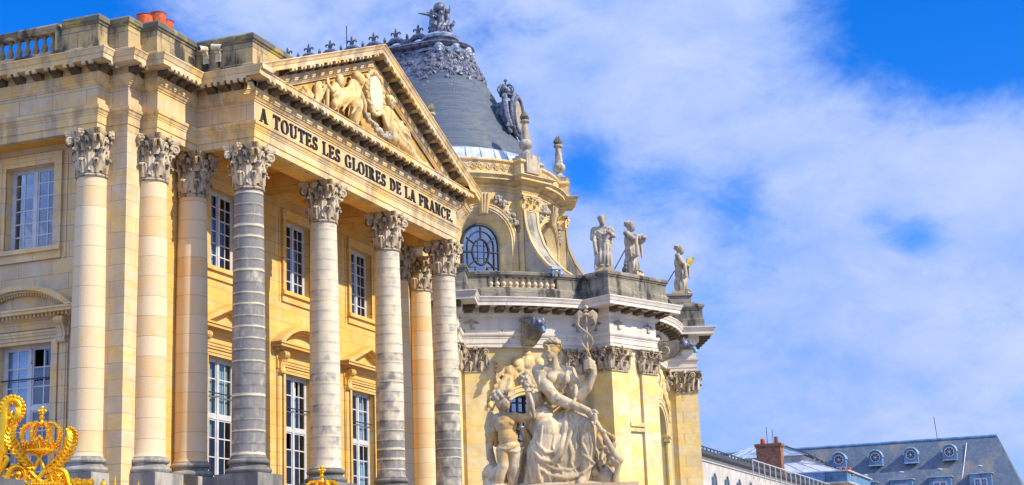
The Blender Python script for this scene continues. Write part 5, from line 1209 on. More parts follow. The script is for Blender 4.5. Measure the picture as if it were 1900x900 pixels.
# chimney pots behind the pavilion parapet
pots = MB()
CS = thing('roof_chimney', 'low stone chimney with orange pots behind the left parapet of the pavilion', 'chimney', (2.2, 5.0, 18.6))
mb = MB(); mb.box(-1.3, 1.3, -.4, .6, 0, 2.85); mb.build('stack', 'cream stone', CS)
for x, dz in ((-.78, .0), (.05, .35), (.55, .22)):
    mb = MB().lathe([(.30, 2.8), (.33, 2.9), (.27, 3.45+dz), (.3, 3.48+dz), (.2, 3.48+dz)], 16, (x, 0, 0)); mb.build('chimney_pot', 'terracotta', CS, 40)
CS2 = thing('roof_chimney', 'stone chimney with orange pots glimpsed between the balusters', 'chimney', (1.25, 8.6, 18.6))
mb = MB(); mb.box(-.5, .5, -.9, .9, 0, 1.75); mb.build('stack', 'cream stone', CS2)
for y in (-.6, 0, .6): MB().lathe([(.2, 1.75), (.23, 1.85), (.18, 2.3), (.12, 2.3)], 14, (0, y, 0)).build('chimney_pot', 'terracotta', CS2, 40)

# security cameras on the portico parapet
def cctv(y, yawd, lab):
    t = thing('security_camera', lab, 'camera', (-RO+.14, y, 18.95), 0, 'security cameras on the portico parapet')
    mb = MB(); mb.box(-.10, .02, -.09, .09, .2, .52); mb.box(-.20, -.05, -.08, .08, .48, .6); mb.build('housing_base', 'camera casing', t)
    a = R(yawd); d = Vector((math.cos(a), math.sin(a), -.15)); p = Vector((-.24, 0, .66))
    mb = MB(); mb.tube([p-d*.14, p-d*.13, p+d*.15, p+d*.19], [.08, .10, .10, .09], 12); mb.build('camera_body', 'camera casing', t, 40)
    mb = MB(); mb.tube([p+d*.185, p+d*.2], [.07, .07], 12); mb.build('lens', 'bronze letters', t, 40)
    mb = MB(); mb.prism([(0, .25), (-.09, .22), (0, .0)], lambda x, z: (x, -.03, z), lambda x, z: (x, .03, z)); mb.build('wall_bracket', 'iron', t)
cctv(1.38, 165, 'white security camera facing left on the parapet beside the inner corner'); cctv(.92, 280, 'white security camera facing the square on the parapet, nearer the pediment')

# floodlight clamped to the chapel balustrade
p = cp(25.1, 13.05, 17.86); FL = thing('floodlight', 'grey floodlight on blue brackets clamped to the chapel balustrade', 'floodlight', p, R(BA+25.1+90))
mb = MB(); mb.prism([(-.18, .30), (-.22, .58), (.2, .62), (.26, .34)], lambda y, z: (-.55, y, z), lambda y, z: (.55, y, z)); mb.build('lamp_housing', 'floodlight steel', FL)
mb = MB(); mb.box(-.5, .5, -.26, -.21, .32, .56); mb.build('lamp_glass', 'zinc', FL)
for x in (-.38, .38):
    mb = MB(); mb.box(x-.06, x+.06, -.2, -.12, -.30, .26); mb.box(x-.05, x+.05, -.2, .12, .2, .27); mb.build('bracket', 'blue bracket', FL)

FL.scale = (.55, .55, .6)
# ------------------------------------------------------------------ stone figures on the chapel terrace
def robed(lab, th, t, ppose, psi, seed, rr=13.35, zz=18.0):
    F = pier(th); loc = F(t, rr, zz); random.seed(seed)
    s = Sculpt()
    s.e((0, 0, .45), (.44, .36, .62)); s.e((.02, 0, 1.15), (.36, .28, .62)); s.e((0, .02, 1.75), (.38, .26, .46)); s.c((-.38, .03, 2.12, .15), (.38, .03, 2.12, .15)); s.c((0, .02, 2.15, .15), (0, -.02, 2.4, .12))
    s.e((0, -.05, 2.6), (.18, .21, .26)); s.e((0, .02, 2.68), (.2, .21, .21)); s.e((0, -.25, 2.56), (.035, .05, .07)); s.e((0, -.18, 2.42), (.13, .12, .16)); s.e((0, -.2, 2.66), (.13, .06, .03))
    for k in range(12): a = k*2.4; s.e((.17*math.cos(a), .05+.16*math.sin(a), 2.7+.07*math.sin(k*1.7)), .07)
    for a, b, c in ppose: s.c((*a, .15), (*b, .125), (*c, .085)); s.e(c, (.08, .09, .08))
    # mantle folds
    for x0, x1, z0, z1 in ((-.3, -.32, 1.3, .1), (-.12, -.2, 1.5, .05), (.05, -.02, 1.4, .05), (.2, .14, 1.5, .05), (.32, .3, 1.2, .1)): s.fold([(x0, z0), ((x0+x1)/2+.05*(rnd()-.5), (z0+z1)/2), (x1, z1)], .07, 0)
    for z0, sg in ((2.1, 1), (1.95, 1), (1.75, 1), (1.55, -1)): s.fold([(-.34*sg, z0), (-.05*sg, z0-.32), (.3*sg, z0-.55)], .065, 0)
    s.fold([(.34, 2.1), (.36, 1.5), (.4, .9)], .09); s.fold([(-.36, 2.1), (-.42, 1.4), (-.36, .7), (-.3, .1)], .1)
    s.e((-.14, -.38, .08), (.11, .2, .08)); s.e((.16, -.36, .07), (.11, .2, .07))
    st = s.build('stone_figure', 'grey statue stone', None, .03, 1)
    tt = thing('statue', lab, 'statue', loc, R(-67+psi), 'stone figures on the chapel terrace'); st.parent = tt; st.location = (0, 0, .27); st.scale = (1.08, 1.08, 1.0)
    mb = MB(); mb.box(-.5, .5, -.5, .5, 0.02, .29); mb.build('plinth', 'drum stone', tt)
    return tt
s1 = robed('grey stone robed figure facing forward with a scroll, left of the pair on the pedestal', 42.6, -1.2, [((-.42, .05, 2.08), (-.5, -.02, 1.62), (-.36, -.3, 1.42)), ((.42, .05, 2.08), (.52, -.12, 1.7), (.22, -.36, 1.9))], -4, 3)
s2 = robed('bearded stone figure turned right with both hands raised, on the pedestal with a partner', 42.6, .95, [((-.40, .0, 2.08), (-.42, -.35, 1.78), (-.12, -.66, 1.98)), ((.40, .0, 2.08), (.45, -.32, 1.72), (.2, -.7, 1.86))], 62, 5)
s3 = robed('stone figure holding a lichen-yellow open book, alone on the rightmost chapel pedestal', 90.6, .1, [((-.42, 0, 2.08), (-.46, -.2, 1.66), (-.1, -.44, 1.52)), ((.42, 0, 2.08), (.46, -.25, 1.62), (.12, -.5, 1.66))], 74, 8, 13.72, 18.74)
mb = MB(); mb.hexa([(-.32, -.42, 1.75), (-.02, -.62, 1.72), (.04, -.62, 1.76), (-.26, -.38, 1.8), (-.3, -.55, 2.18), (0, -.95, 2.28), (.05, -.93, 2.3), (-.24, -.5, 2.22)]); mb.hexa([(-.02, -.62, 1.72), (.3, -.5, 1.75), (.3, -.46, 1.8), (.04, -.6, 1.77), (0, -.9, 2.22), (.36, -.72, 2.2), (.36, -.68, 2.24), (.03, -.88, 2.26)])
simple('lichen yellow', (.55, .42, .06), .9, 0, .4, 5); mb.build('open_book', 'lichen yellow', s3)
mb = MB(); mb.tube([(.05, -.66, 2.1), (.3, -.75, 2.2), (.5, -.7, 2.12)], [.07, .1, .05], 8); mb.ell((.1, -.78, 2.14), (.18, .12, .1), None, 8, 6); mb.build('held_relic', 'grey statue stone', s2)
mb = MB(); mb.tube([(.3, -.42, 1.95), (.1, -.46, 1.6)], .07, 8); mb.build('scroll', 'grey statue stone', s1)
for st_, sg in ((s1, 1), (s2, 1), (s3, 1)):
    MB().tube([(0, .3, 1.6), (.0, 1.25, .2)], .028, 6).build('stay_rod', 'iron', st_)
    MB().tube([(-.45, .0, .9), (-.5, .02, .28)], .02, 6).build('prop_rod', 'iron', st_)
# a pigeon at the feet of the first figure
s = Sculpt(); s.e((0, 0, .14), (.09, .17, .09), (-.3, 0, 0)); s.e((0, -.15, .27), (.055, .06, .06)); s.c((0, -.1, .18, .06), (0, -.14, .26, .045)); s.c((0, .12, .12, .05), (0, .3, .06, .025)); s.c((0, -.2, .27, .02), (0, -.25, .26, .008)); s.c((.03, 0, .08, .015), (.03, -.01, 0, .015)); s.c((-.03, 0, .08, .015), (-.03, -.01, 0, .015))
pg = s.build('pigeon', 'pigeon feather', None, .012, 1); pg.location = pier(42.6)(-.35, 14.0, 18.03); pg.scale = (1.5, 1.5, 1.5); pg.rotation_euler = (0, 0, R(-60)); tag(pg, 'small dark pigeon perched beside the left stone figure', 'bird')

# ------------------------------------------------------------------ pediment relief
s = Sculpt(); Y0 = -.42
def pf(x, z, d=.25): return (x, Y0-d, z)
# seated woman left of the medallion
s.e(pf(6.66, 20.42, .42), (.2, .22, .25)); s.e(pf(6.5, 20.52, .34), (.27, .24, .2)); s.e(pf(6.78, 20.4, .62), (.05, .06, .07)); s.e(pf(6.35, 19.9, .25), (.42, .25, .5), (0, .35, 0)); s.c((*pf(6.6, 20.05, .35), .14), (*pf(7.0, 19.6, .4), .12), (*pf(7.15, 19.3, .3), .1)); s.c((*pf(6.1, 20.0, .3), .14), (*pf(5.7, 19.75, .4), .12), (*pf(5.35, 19.65, .35), .09))
s.c((*pf(6.2, 19.5, .3), .32), (*pf(5.3, 19.4, .45), .3), (*pf(4.75, 18.95, .35), .2)); s.c((*pf(6.5, 19.45, .3), .3), (*pf(6.1, 19.2, .45), .28), (*pf(6.25, 18.75, .3), .2))
s.fold([(6.7, 20.2), (6.4, 19.7), (6.0, 19.2), (5.6, 18.8)], .07); s.fold([(6.3, 20.2), (6.0, 19.7), (5.4, 19.2), (5.0, 18.75)], .07); s.fold([(6.5, 19.6), (6.3, 19.1), (6.15, 18.7)], .07); s.fold([(6.9, 19.5), (6.6, 19.1), (6.5, 18.7)], .07)
# second figure with a cross, and smaller forms at the corner
s.e(pf(5.1, 19.94, .36), (.19, .2, .23)); s.e(pf(5.0, 19.45, .2), (.3, .22, .42)); s.c((*pf(4.95, 19.6, .3), .1), (*pf(4.55, 19.4, .35), .09), (*pf(4.3, 19.55, .3), .07))
s.c((*pf(4.35, 18.8, .2), .09), (*pf(4.4, 19.75, .2), .09)); s.c((*pf(4.1, 19.45, .2), .08), (*pf(4.75, 19.5, .2), .08))
s.e(pf(3.75, 19.1, .15), (.22, .18, .4)); s.e(pf(3.8, 19.4, .2), .13); s.c((*pf(3.6, 19.2, .2), .1), (*pf(3.5, 18.7, .25), .1)); s.e(pf(3.0, 18.85, .12), (.4, .16, .22)); s.e(pf(2.75, 18.95, .2), .12); s.c((*pf(2.9, 18.7, .2), .1), (*pf(2.2, 18.6, .15), .06))
# woman right of the medallion, leaning on an urn, legs stretched
s.e(pf(9.25, 20.3, .42), (.2, .22, .26)); s.e(pf(9.25, 20.45, .34), (.25, .24, .16)); s.e(pf(9.22, 20.28, .64), (.05, .06, .08)); s.c((*pf(9.1, 20.36, .6), .03), (*pf(9.34, 20.36, .6), .03)); s.c((*pf(9.22, 20.0, .28), .1), (*pf(9.22, 20.15, .3), .09)); s.e(pf(9.15, 19.7, .28), (.34, .24, .46)); s.c((*pf(8.9, 19.95, .3), .14), (*pf(8.6, 19.65, .4), .11), (*pf(8.85, 19.25, .45), .08)); s.c((*pf(9.45, 19.95, .3), .14), (*pf(9.85, 19.65, .4), .11), (*pf(10.25, 19.75, .4), .08))
s.c((*pf(9.3, 19.3, .3), .32), (*pf(10.3, 19.35, .45), .28), (*pf(10.9, 18.9, .35), .2), (*pf(11.6, 18.75, .3), .12)); s.c((*pf(9.4, 19.05, .3), .28), (*pf(10.4, 18.95, .4), .25), (*pf(11.8, 18.66, .3), .12))
for a in ([(9.3, 19.6), (9.9, 19.3), (10.6, 19.2)], [(9.2, 19.4), (9.9, 19.05), (10.9, 18.85)], [(9.3, 19.9), (9.6, 19.5), (10.3, 19.45)], [(10.4, 19.5), (10.7, 19.0), (10.9, 18.7)], [(10.2, 19.2), (11.0, 18.8), (11.8, 18.62)]): s.fold(a, .06)
s.c((*pf(10.1, 19.9, .25), .06), (*pf(10.9, 19.55, .25), .06), (*pf(11.2, 19.1, .2), .05)); s.e(pf(12.4, 18.7, .12), (.5, .15, .2)); s.e(pf(13.1, 18.6, .1), (.5, .12, .13))
for k in range(14): s.e(pf(11.6+1.7*rnd(), 18.55+.25*rnd(), .2), .1+.08*rnd())
for x0, x1, za, zb in ((4.6, 7.2, 18.75, 20.1), (8.8, 11.6, 18.75, 20.0), (3.3, 4.3, 18.6, 19.4)):
    for k in range(9 if x1 > 5 else 5):
        x = x0+(x1-x0)*rnd(); top = min(zb, 18.9+(1.5 if abs(x-8) < 3 else .7)*rnd()); q = [(x, top)]
        for j in range(3): q.append((q[-1][0]+(.3*rnd()-.05)*(1 if x > 8 else -1), q[-1][1]-.12-.16*rnd()))
        s.fold(q, .03+.025*rnd(), 0)
for k in range(40):
    x = 2.4+11*rnd(); s.e(pf(x, 18.5+.16*rnd(), .12+.1*rnd()), (.05+.1*rnd(), .1, .05+.08*rnd()), (0, rnd()*3, 0))
s.build('relief_sculpture', 'relief stone', PAV, .026, 1, (0, -.084, 0)).scale = (1, .8, 1)
mb = MB(); mb.prism([(8.1+.57*math.cos(t), 20.34+.66*math.sin(t)) for t in [2*math.pi*i/36 for i in range(36)]], lambda x, z: (x, Y0, z), lambda x, z: (x, Y0-.30, z)); md_ = mb.build('medallion', 'medallion stone', PAV)
mb = MB()
for k in range(60): t = 2*math.pi*k/60; mb.ell((8.05+.70*math.cos(t)+.05*(rnd()-.5), Y0-.2-.08*rnd(), 20.34+.80*math.sin(t)+.05*(rnd()-.5)), (.1, .1, .1), None, 7, 6)
mb.build('wreath', 'relief stone', md_, True)
mb = MB()
for k in range(90):
    t = rnd(); x = 7.0+3.0*t; z = 19.0-.16*math.sin(t*math.pi)+.22*rnd()+.1*math.cos(t*6); mb.ell((x, Y0-.28-.12*rnd(), z), .06+.07*rnd(), None, 7, 6)
mb.build('fruit_garland', 'grey statue stone', PAV, True)
# ------------------------------------------------------------------ marble group of Peace on its gate pier
random.seed(21)
SB = Vector((-14.276, -14.966, 3.771)); SRZ = math.atan2(-.9436, .3307); SS = .0105
def W(x, y, d): return (x+.035*y, -d, y)
def Wc(x, y, d, r): return (*W(x, y, d), r)
def P_(px, py, d): return W(px-1030, 900-py, d)          # sculptor's grid, about a centimetre a step
def Pc(px, py, d, r): return (*P_(px, py, d), r)
def F_(s, pts, r, sink=.3): s.fold([(P_(x, y, 0)[0], P_(x, y, 0)[2]) for x, y in pts], r, sink)
def fin(ob):
    ob.data.transform(Matrix.Scale(SS, 4)); return ob
GRP = thing('marble_group', 'weathered marble group of a seated laurelled woman with caduceus and a winged boy', 'statue', SB, SRZ)
s = Sculpt()
# head, turned a little to the left
s.e(P_(1025, 655, 0), (13.5, 15, 17.5)); s.e(P_(1023, 664, 5), (10, 11, 10)); s.e(P_(1030, 646, -4), (15, 16, 13))
s.e(P_(1019.5, 655, 15), (2.6, 4.5, 6)); s.e(P_(1019, 659, 17), (3, 3, 2.3)); s.e(P_(1020, 667, 13), (4.6, 3.2, 1.4)); s.e(P_(1020.4, 669.8, 12.8), (4.2, 3.2, 1.5)); s.e(P_(1021, 675, 11), (5, 4, 4))
s.c(Pc(1010.5, 648.5, 10, 2), Pc(1014.5, 647, 13.5, 2.1), Pc(1019, 648.5, 14.5, 2)); s.c(Pc(1022, 648.5, 14.5, 2), Pc(1027, 647, 13.5, 2.1), Pc(1032, 649, 10.5, 2)); s.e(P_(1014.8, 652.5, 12), (2.8, 2.2, 1.7)); s.e(P_(1027, 652.5, 12.5), (3.2, 2.2, 1.7))
s.e(P_(1039, 657, 3), (2.5, 4, 5.5))
# neck and torso
s.c(Pc(1028, 668, -2, 9.5), Pc(1031, 690, -6, 11)); s.c(Pc(1006, 694, -8, 13), Pc(1032, 690, -8, 12), Pc(1056, 698, -9, 12)); s.e(P_(1031, 716, -8), (29, 19, 29)); s.e(P_(1029, 748, -12), (26, 19, 26)); s.e(P_(1024, 709, 6), (12.5, 12, 12)); s.e(P_(1047, 709, 7), (12.5, 12, 12))
# right arm across the body to the club
s.c(Pc(1001, 692, -6, 13), Pc(1010, 715, 6, 12.5), Pc(1030, 746, 28, 11)); s.c(Pc(1030, 746, 28, 11), Pc(1055, 759, 42, 9.5), Pc(1088, 775, 55, 6.8)); s.c(Pc(1088, 775, 55, 6.8), Pc(1097, 784, 58, 7))
for k, (dx, dy) in enumerate(((0, 0), (3, 3), (4, 7), (3, 11))): s.c(Pc(1096+dx, 781+dy, 60, 3), Pc(1102+dx*.6, 784+dy, 66, 2.7), Pc(1100+dx*.3, 789+dy, 67, 2.4))
s.c(Pc(1093, 778, 60, 3), Pc(1101, 776, 64, 2.8), Pc(1106, 781, 64, 2.4))
# left arm raised with the caduceus
s.c(Pc(1058, 696, -8, 12), Pc(1066, 720, -6, 11), Pc(1073, 744, 2, 10)); s.c(Pc(1073, 744, 2, 10), Pc(1090, 728, 8, 8.5), Pc(1102, 704, 12, 6)); s.c(Pc(1102, 704, 12, 6), Pc(1100, 690, 12, 7))
for k in range(4): y = 680+4.6*k; s.c(Pc(1102, y+2, 14, 3.2), Pc(1094, y-1, 20, 3), Pc(1087, y+1, 19, 2.6), Pc(1086, y+3, 14, 2.3))
s.c(Pc(1101, 690, 16, 3.2), Pc(1097, 679, 18, 2.8), Pc(1092, 674, 16, 2.3))
# pelvis, legs under the robe
s.e(P_(1027, 775, -14), (36, 28, 24)); s.c(Pc(1010, 784, -8, 27), Pc(1010, 796, 20, 28), Pc(1016, 806, 38, 25)); s.c(Pc(1045, 782, -8, 25), Pc(1070, 790, 20, 24), Pc(1088, 803, 40, 19)); s.e(P_(1046, 806, 22), (52, 28, 24)); s.e(P_(1034, 850, 28), (54, 30, 56))
s.c(Pc(1016, 806, 38, 24), Pc(1008, 850, 36, 25), Pc(998, 905, 30, 27)); s.c(Pc(1088, 803, 42, 18), Pc(1089, 845, 44, 14.5), Pc(1084, 882, 44, 11), Pc(1080, 897, 50, 9)); s.c(Pc(1082, 893, 46, 8), Pc(1074, 903, 66, 7))
s.e(P_(1050, 846, 30), (46, 26, 52)); s.e(P_(1042, 893, 26), (62, 32, 26)); s.e(P_(1003, 880, 20), (30, 28, 40)); s.e(P_(994, 790, -2), (20, 22, 22)); s.e(P_(1001, 744, -8), (13, 16, 15)); s.e(P_(1058, 730, -10), (12, 14, 28))
# the cloth: hem swags, folds over the lap and between the knees
for pts, r in (([(986, 812), (990, 838), (1004, 858), (1024, 864), (1040, 850), (1047, 822)], 4), ([(992, 800), (998, 828), (1012, 846), (1030, 846), (1042, 826)], 3.2), ([(996, 870), (1022, 888), (1052, 893), (1080, 886), (1100, 868)], 4.2), ([(1000, 858), (1028, 876), (1056, 879), (1082, 866)], 3.5),
               ([(1046, 815), (1040, 840), (1026, 864)], 3.5), ([(1070, 830), (1080, 852), (1100, 868)], 3), ([(992, 792), (1012, 781), (1036, 776), (1056, 770), (1074, 782)], 4), ([(1054, 772), (1050, 795), (1046, 818)], 4), ([(1058, 775), (1064, 800), (1050, 836), (1040, 862)], 3.5), ([(976, 806), (990, 788), (1006, 776)], 4),
               ([(1074, 795), (1067, 818), (1068, 842)], 2.8), ([(1082, 800), (1078, 830), (1092, 862)], 2.5), ([(984, 830), (984, 862), (990, 898)], 4), ([(1000, 864), (1000, 882), (1006, 900)], 4), ([(1020, 872), (1020, 888), (1024, 902)], 3.5), ([(1048, 884), (1050, 896), (1056, 904)], 3), ([(1002, 740), (1012, 754), (1030, 764), (1052, 762)], 3.2), ([(1000, 748), (1016, 766), (1040, 772)], 3),
               ([(1056, 690), (1050, 712), (1040, 738), (1024, 756)], 3.2), ([(1060, 694), (1060, 720), (1062, 752)], 4), ([(1064, 700), (1068, 725), (1066, 756)], 3.5), ([(1030, 722), (1040, 728), (1052, 722)], 2), ([(1024, 728), (1038, 738), (1054, 730)], 2), ([(1002, 705), (1002, 725), (1006, 742)], 3), ([(1018, 756), (1038, 752), (1056, 744)], 2.2)): F_(s, pts, r*1.18, .0)
for pts, r in (([(1008, 800), (1004, 830), (1010, 858)], 2.6), ([(1030, 812), (1026, 836), (1034, 858)], 2.6), ([(1058, 800), (1056, 830), (1062, 862)], 3), ([(1062, 842), (1058, 866), (1070, 886)], 3), ([(1092, 815), (1096, 840), (1090, 872)], 2.4), ([(990, 845), (996, 872), (992, 896)], 3), ([(1034, 868), (1044, 884), (1042, 900)], 3), ([(1008, 772), (1028, 770), (1050, 764)], 2.6), ([(1004, 760), (1024, 778), (1048, 782), (1070, 776)], 2.6), ([(982, 800), (986, 815), (980, 845)], 3)): F_(s, pts, r, 0)
wm = fin(s.build('seated_woman', 'marble', GRP, 1.1, 1))
hr = Sculpt(); random.seed(4)
for k in range(34):
    a = 2.399*k; v = .15+.75*k/34; c = (15.5*math.sin(v*1.9)*math.cos(a), 17*math.sin(v*1.9)*math.sin(a), 17*math.cos(v*1.9))
    if c[1] < -2 and c[2] < 8.5: continue
    q = P_(1029, 650, 0); hr.e((q[0]+c[0]*.93, q[1]+c[1]*.9+2, q[2]+c[2]*.98), (4.6, 4.8, 3.8), (rnd(), rnd(), rnd()))
for k in range(15): a = math.pi*(1.02+.96*k/14); hr.e((P_(1027, 646, 0)[0]+15*math.cos(a), P_(0, 0, 0)[1]+14.5*math.sin(a), P_(1027, 640, 0)[2]-1+2.2*(k % 2)-3*abs(math.cos(a))), (2.6, 2.8, 3.6), (.4, .3*k, 0))
hr.e(P_(1036, 660, -14), (9, 9, 10)); fin(hr.build('hair', 'marble', wm, 1.1, 1))
# caduceus: winged staff with two snakes
mb = MB(); mb.tube([P_(1088.5, 582, 14), P_(1092, 700, 15)], [2.0, 2.4], 10); mb.ell(P_(1088.5, 580, 14), 4.6, None, 12, 8); mb.ell(P_(1088.5, 587, 14), (5, 5, 2), None, 12, 6); mb.ell(P_(1088.7, 594, 14), (7, 5, 3.5), None, 10, 6)
for ph in (0, math.pi):
    pts, rs = [], []
    for k in range(45):
        t = k/44; y = 606+82*t; am = (13.5*(1-t)+3.5)*(abs(math.sin(t*2*math.pi*1.25*.999+.35))**.0); x = 1089.2+3*t
        am = 13*(1-t)**1.1+3.2
        pts.append(P_(x+am*math.sin(ph+1.1+t*7.6), y, 14+am*.55*math.cos(ph+1.1+t*7.6))); rs.append(2.0-.7*t)
    hx = pts[0]; pts = [(hx[0]-math.copysign(3, hx[0]-P_(1089, 600, 0)[0]), hx[1]-3, hx[2]+5)]+pts; rs = [2.4]+rs
    mb.tube(pts, rs, 8)
for sg in (-1, 1):
    for j in range(6):
        mb.tube([P_(1089+sg*5, 592+j*.8, 14), P_(1089+sg*(12+j*.3), 588+j*2.1, 15), P_(1089+sg*(19-j*.5), 593+j*3.6, 13), P_(1089+sg*(20-j*1.2), 600+j*3.4, 12)], [2.6, 3.0, 2.6, 1], 6)
cad = mb.build('caduceus', 'marble', GRP, True); fin(cad)
s = Sculpt(); s.c(Pc(1094, 778, 62, 3.6), Pc(1104, 796, 62, 4.2), Pc(1122, 828, 60, 5), Pc(1137, 856, 58, 6.5), Pc(1144, 864, 57, 8)); s.e(P_(1140, 868, 57), (8, 8, 7)); s.e(P_(1132, 862, 58), (6, 6, 6)); s.e(P_(1116, 814, 62), (6, 5, 5)); s.c(Pc(1144, 864, 57, 6), Pc(1141, 880, 54, 5), Pc(1136, 900, 50, 5)); fin(s.build('club', 'marble', GRP, 1.2, 1))
# rock and trophies she sits on
s = Sculpt(); random.seed(9)
s.e(P_(1045, 850, -30), (70, 45, 62)); s.e(P_(1108, 860, 8), (26, 30, 48)); s.e(P_(1122, 895, 20), (24, 30, 26)); s.e(P_(1040, 908, 10), (112, 60, 16)); s.e(P_(920, 880, 6), (22, 22, 24)); s.e(P_(930, 902, 12), (34, 36, 14)); s.e(P_(1000, 840, -30), (30, 26, 60))
for k in range(50): a = rnd(); s.e(P_(1096+40*rnd(), 818+80*rnd(), 22+20*rnd()), (4+6*rnd(), 6, 5+7*rnd()), (rnd(), rnd(), rnd()))
for k in range(22): s.e(P_(905+26*rnd(), 862+34*rnd(), 16+14*rnd()), (4+4*rnd(), 5, 4+4*rnd()), (rnd(), rnd(), rnd()))
for pts in ([(1104, 812), (1116, 840), (1112, 872)], [(1112, 822), (1128, 856), (1130, 884)], [(1100, 830), (1106, 862), (1120, 898)], [(1116, 850), (1124, 880), (1128, 902)]): F_(s, pts, 3.4)
fin(s.build('rock_and_trophies', 'marble', GRP, 1.4, 1))
# winged boy
s = Sculpt()
s.e(P_(936, 751, 40), (13.5, 15, 16)); s.e(P_(941, 757, 46), (10, 10, 10)); s.e(P_(951, 752, 48), (3.2, 3, 3.4)); s.c(Pc(946, 744, 51, 2), Pc(950, 745, 49, 2)); s.e(P_(948, 759, 48), (3.4, 3, 1.5)); s.e(P_(946, 763, 46), (4.5, 4, 3.6)); s.e(P_(932, 754, 52), (2.5, 3, 4.5)); s.e(P_(945, 755, 52), (5, 4, 4.5))
s.c(Pc(937, 764, 36, 8), Pc(940, 776, 34, 9)); s.c(Pc(927, 780, 34, 9.5), Pc(958, 779, 34, 9.5)); s.e(P_(943, 793, 36), (20, 14.5, 20)); s.e(P_(946, 815, 38), (18, 15, 19)); s.e(P_(949, 833, 36), (22, 16.5, 15)); s.e(P_(935, 790, 44), (8.5, 7, 6.5)); s.e(P_(952, 790, 44), (8.5, 7, 6.5))
s.c(Pc(961, 780, 34, 9), Pc(976, 783, 44, 8), Pc(987, 778, 52, 7)); s.c(Pc(987, 778, 52, 7), Pc(986, 760, 52, 6.2), Pc(984, 744, 50, 5)); s.e(P_(983.5, 739, 50), (6, 6, 6.5))
for k in range(4): s.c(Pc(979+k*3.2, 737, 54, 2.2), Pc(979.5+k*3, 732, 58, 2), Pc(980+k*2.6, 736, 60, 1.8))
s.c(Pc(926, 781, 32, 9), Pc(919, 800, 22, 8), Pc(924, 822, 12, 7))
s.c(Pc(938, 838, 38, 13.5), Pc(938, 866, 44, 11), Pc(934, 880, 42, 9.5), Pc(930, 905, 34, 8)); s.c(Pc(960, 840, 38, 13.5), Pc(959, 868, 42, 11), Pc(956, 884, 40, 9.5), Pc(953, 905, 34, 8))
F_(s, [(930, 834), (944, 838), (958, 832), (972, 826)], 3.4); F_(s, [(934, 829), (948, 840), (962, 843), (975, 834)], 3); s.c(Pc(972, 800, 26, 6), Pc(982, 820, 20, 9), Pc(974, 858, 10, 10), Pc(972, 900, 8, 10)); F_(s, [(970, 800), (980, 825), (974, 860)], 3)
boy = fin(s.build('winged_boy', 'marble', GRP, 1.1, 2))
hr = Sculpt(); random.seed(5)
for k in range(30):
    a = 2.399*k; v = .1+.85*k/30; c = (14*math.sin(v*1.8)*math.cos(a), 15*math.sin(v*1.8)*math.sin(a), 15*math.cos(v*1.8))
    if c[0] > 6 and c[2] < 8: continue
    q = P_(934, 747, 40); hr.e((q[0]+c[0]-1, q[1]+c[1], q[2]+c[2]), (4.6, 4.6, 4.2))
fin(hr.build('hair', 'marble', boy, 1.1, 1))
s = Sculpt()
for j in range(5): s.c(Pc(926-j, 786+5*j, 18, 5), Pc(914-j*.6, 770+14*j, 14+j, 6.5), Pc(908+j*1.2, 792+14*j, 12+j, 6), Pc(914+j*1.5, 826+9*j, 10+j, 4), Pc(920+j, 846+4*j, 9, 2.2))
fin(s.build('wing', 'marble', boy, 1.1, 1))
s = Sculpt(); s.c(Pc(994, 782, 56, 2.4), Pc(990, 762, 56, 5), Pc(984, 740, 56, 4.6), Pc(978, 722, 56, 5.5)); random.seed(6)
for k in range(30): t = rnd(); q = (986-14*t, 738-38*t); s.e(P_(q[0]+(rnd()-.5)*17, q[1]+(rnd()-.5)*8, 56+(rnd()-.5)*12), (3.4, 3.4, 6), (rnd()*2-1, rnd()*2-1, 0))
fin(s.build('laurel_torch', 'marble', GRP, 1.1, 1))
# pier under the group
PR = thing('gate_pier', 'tall stone pier carrying the marble group', 'pier', (SB.x, SB.y, 0), SRZ)
mb = MB(); mb.box(-1.55, 1.45, -1.1, 1.2, 0, 3.4); mb.box(-1.75, 1.65, -1.25, 1.4, 3.4, 3.62); mb.box(-1.62, 1.52, -1.15, 1.3, 3.62, 3.70); mb.build('pier_body', 'cream stone', PR)

# ------------------------------------------------------------------ gilded gate
GB = Vector((-23.874, -9.859, 3.46)); GRZ = math.atan2(-.846, .5335); GS = .0081
GT = thing('gilded_gate', 'gilded wrought gate crest with royal crown, acanthus leaves and scrolls at lower left', 'gate', GB, GRZ)
def G(px, py, d=0): return (px*GS, -d*GS, (900-py)*GS)
def gtube(mb, pts, r, n=8): mb.tube([G(*p) for p in pts], [q*GS for q in (r if isinstance(r, (list, tuple)) else [r]*len(pts))], n)
def smooth(pts, k=5):
    out = []; n = len(pts)
    for i in range(n-1):
        p0, p1, p2, p3 = (Vector(pts[max(0, min(n-1, j))]) for j in (i-1, i, i+1, i+2))
        for q in range(k): t = q/k; out.append(tuple(.5*((2*p1)+(p2-p0)*t+(2*p0-5*p1+4*p2-p3)*t*t+(3*p1-p0-3*p2+p3)*t**3)))
    return out+[tuple(pts[-1])]
mb = MB(); cx, cz = G(68, 832)[0], G(68, 832)[2]; crown(mb, lambda x, y, z: (cx+x, y, cz+z), .56)
for a in range(20): t = R(18*a); mb.ell((cx+.262*math.cos(t), .262*math.sin(t), cz+.1), .02, None, 6, 5)
mb.lathe([(.17, -.03), (.225, 0)], 20, (cx, 0, cz)); mb.build('royal_crown', 'gold leaf', GT, 40)
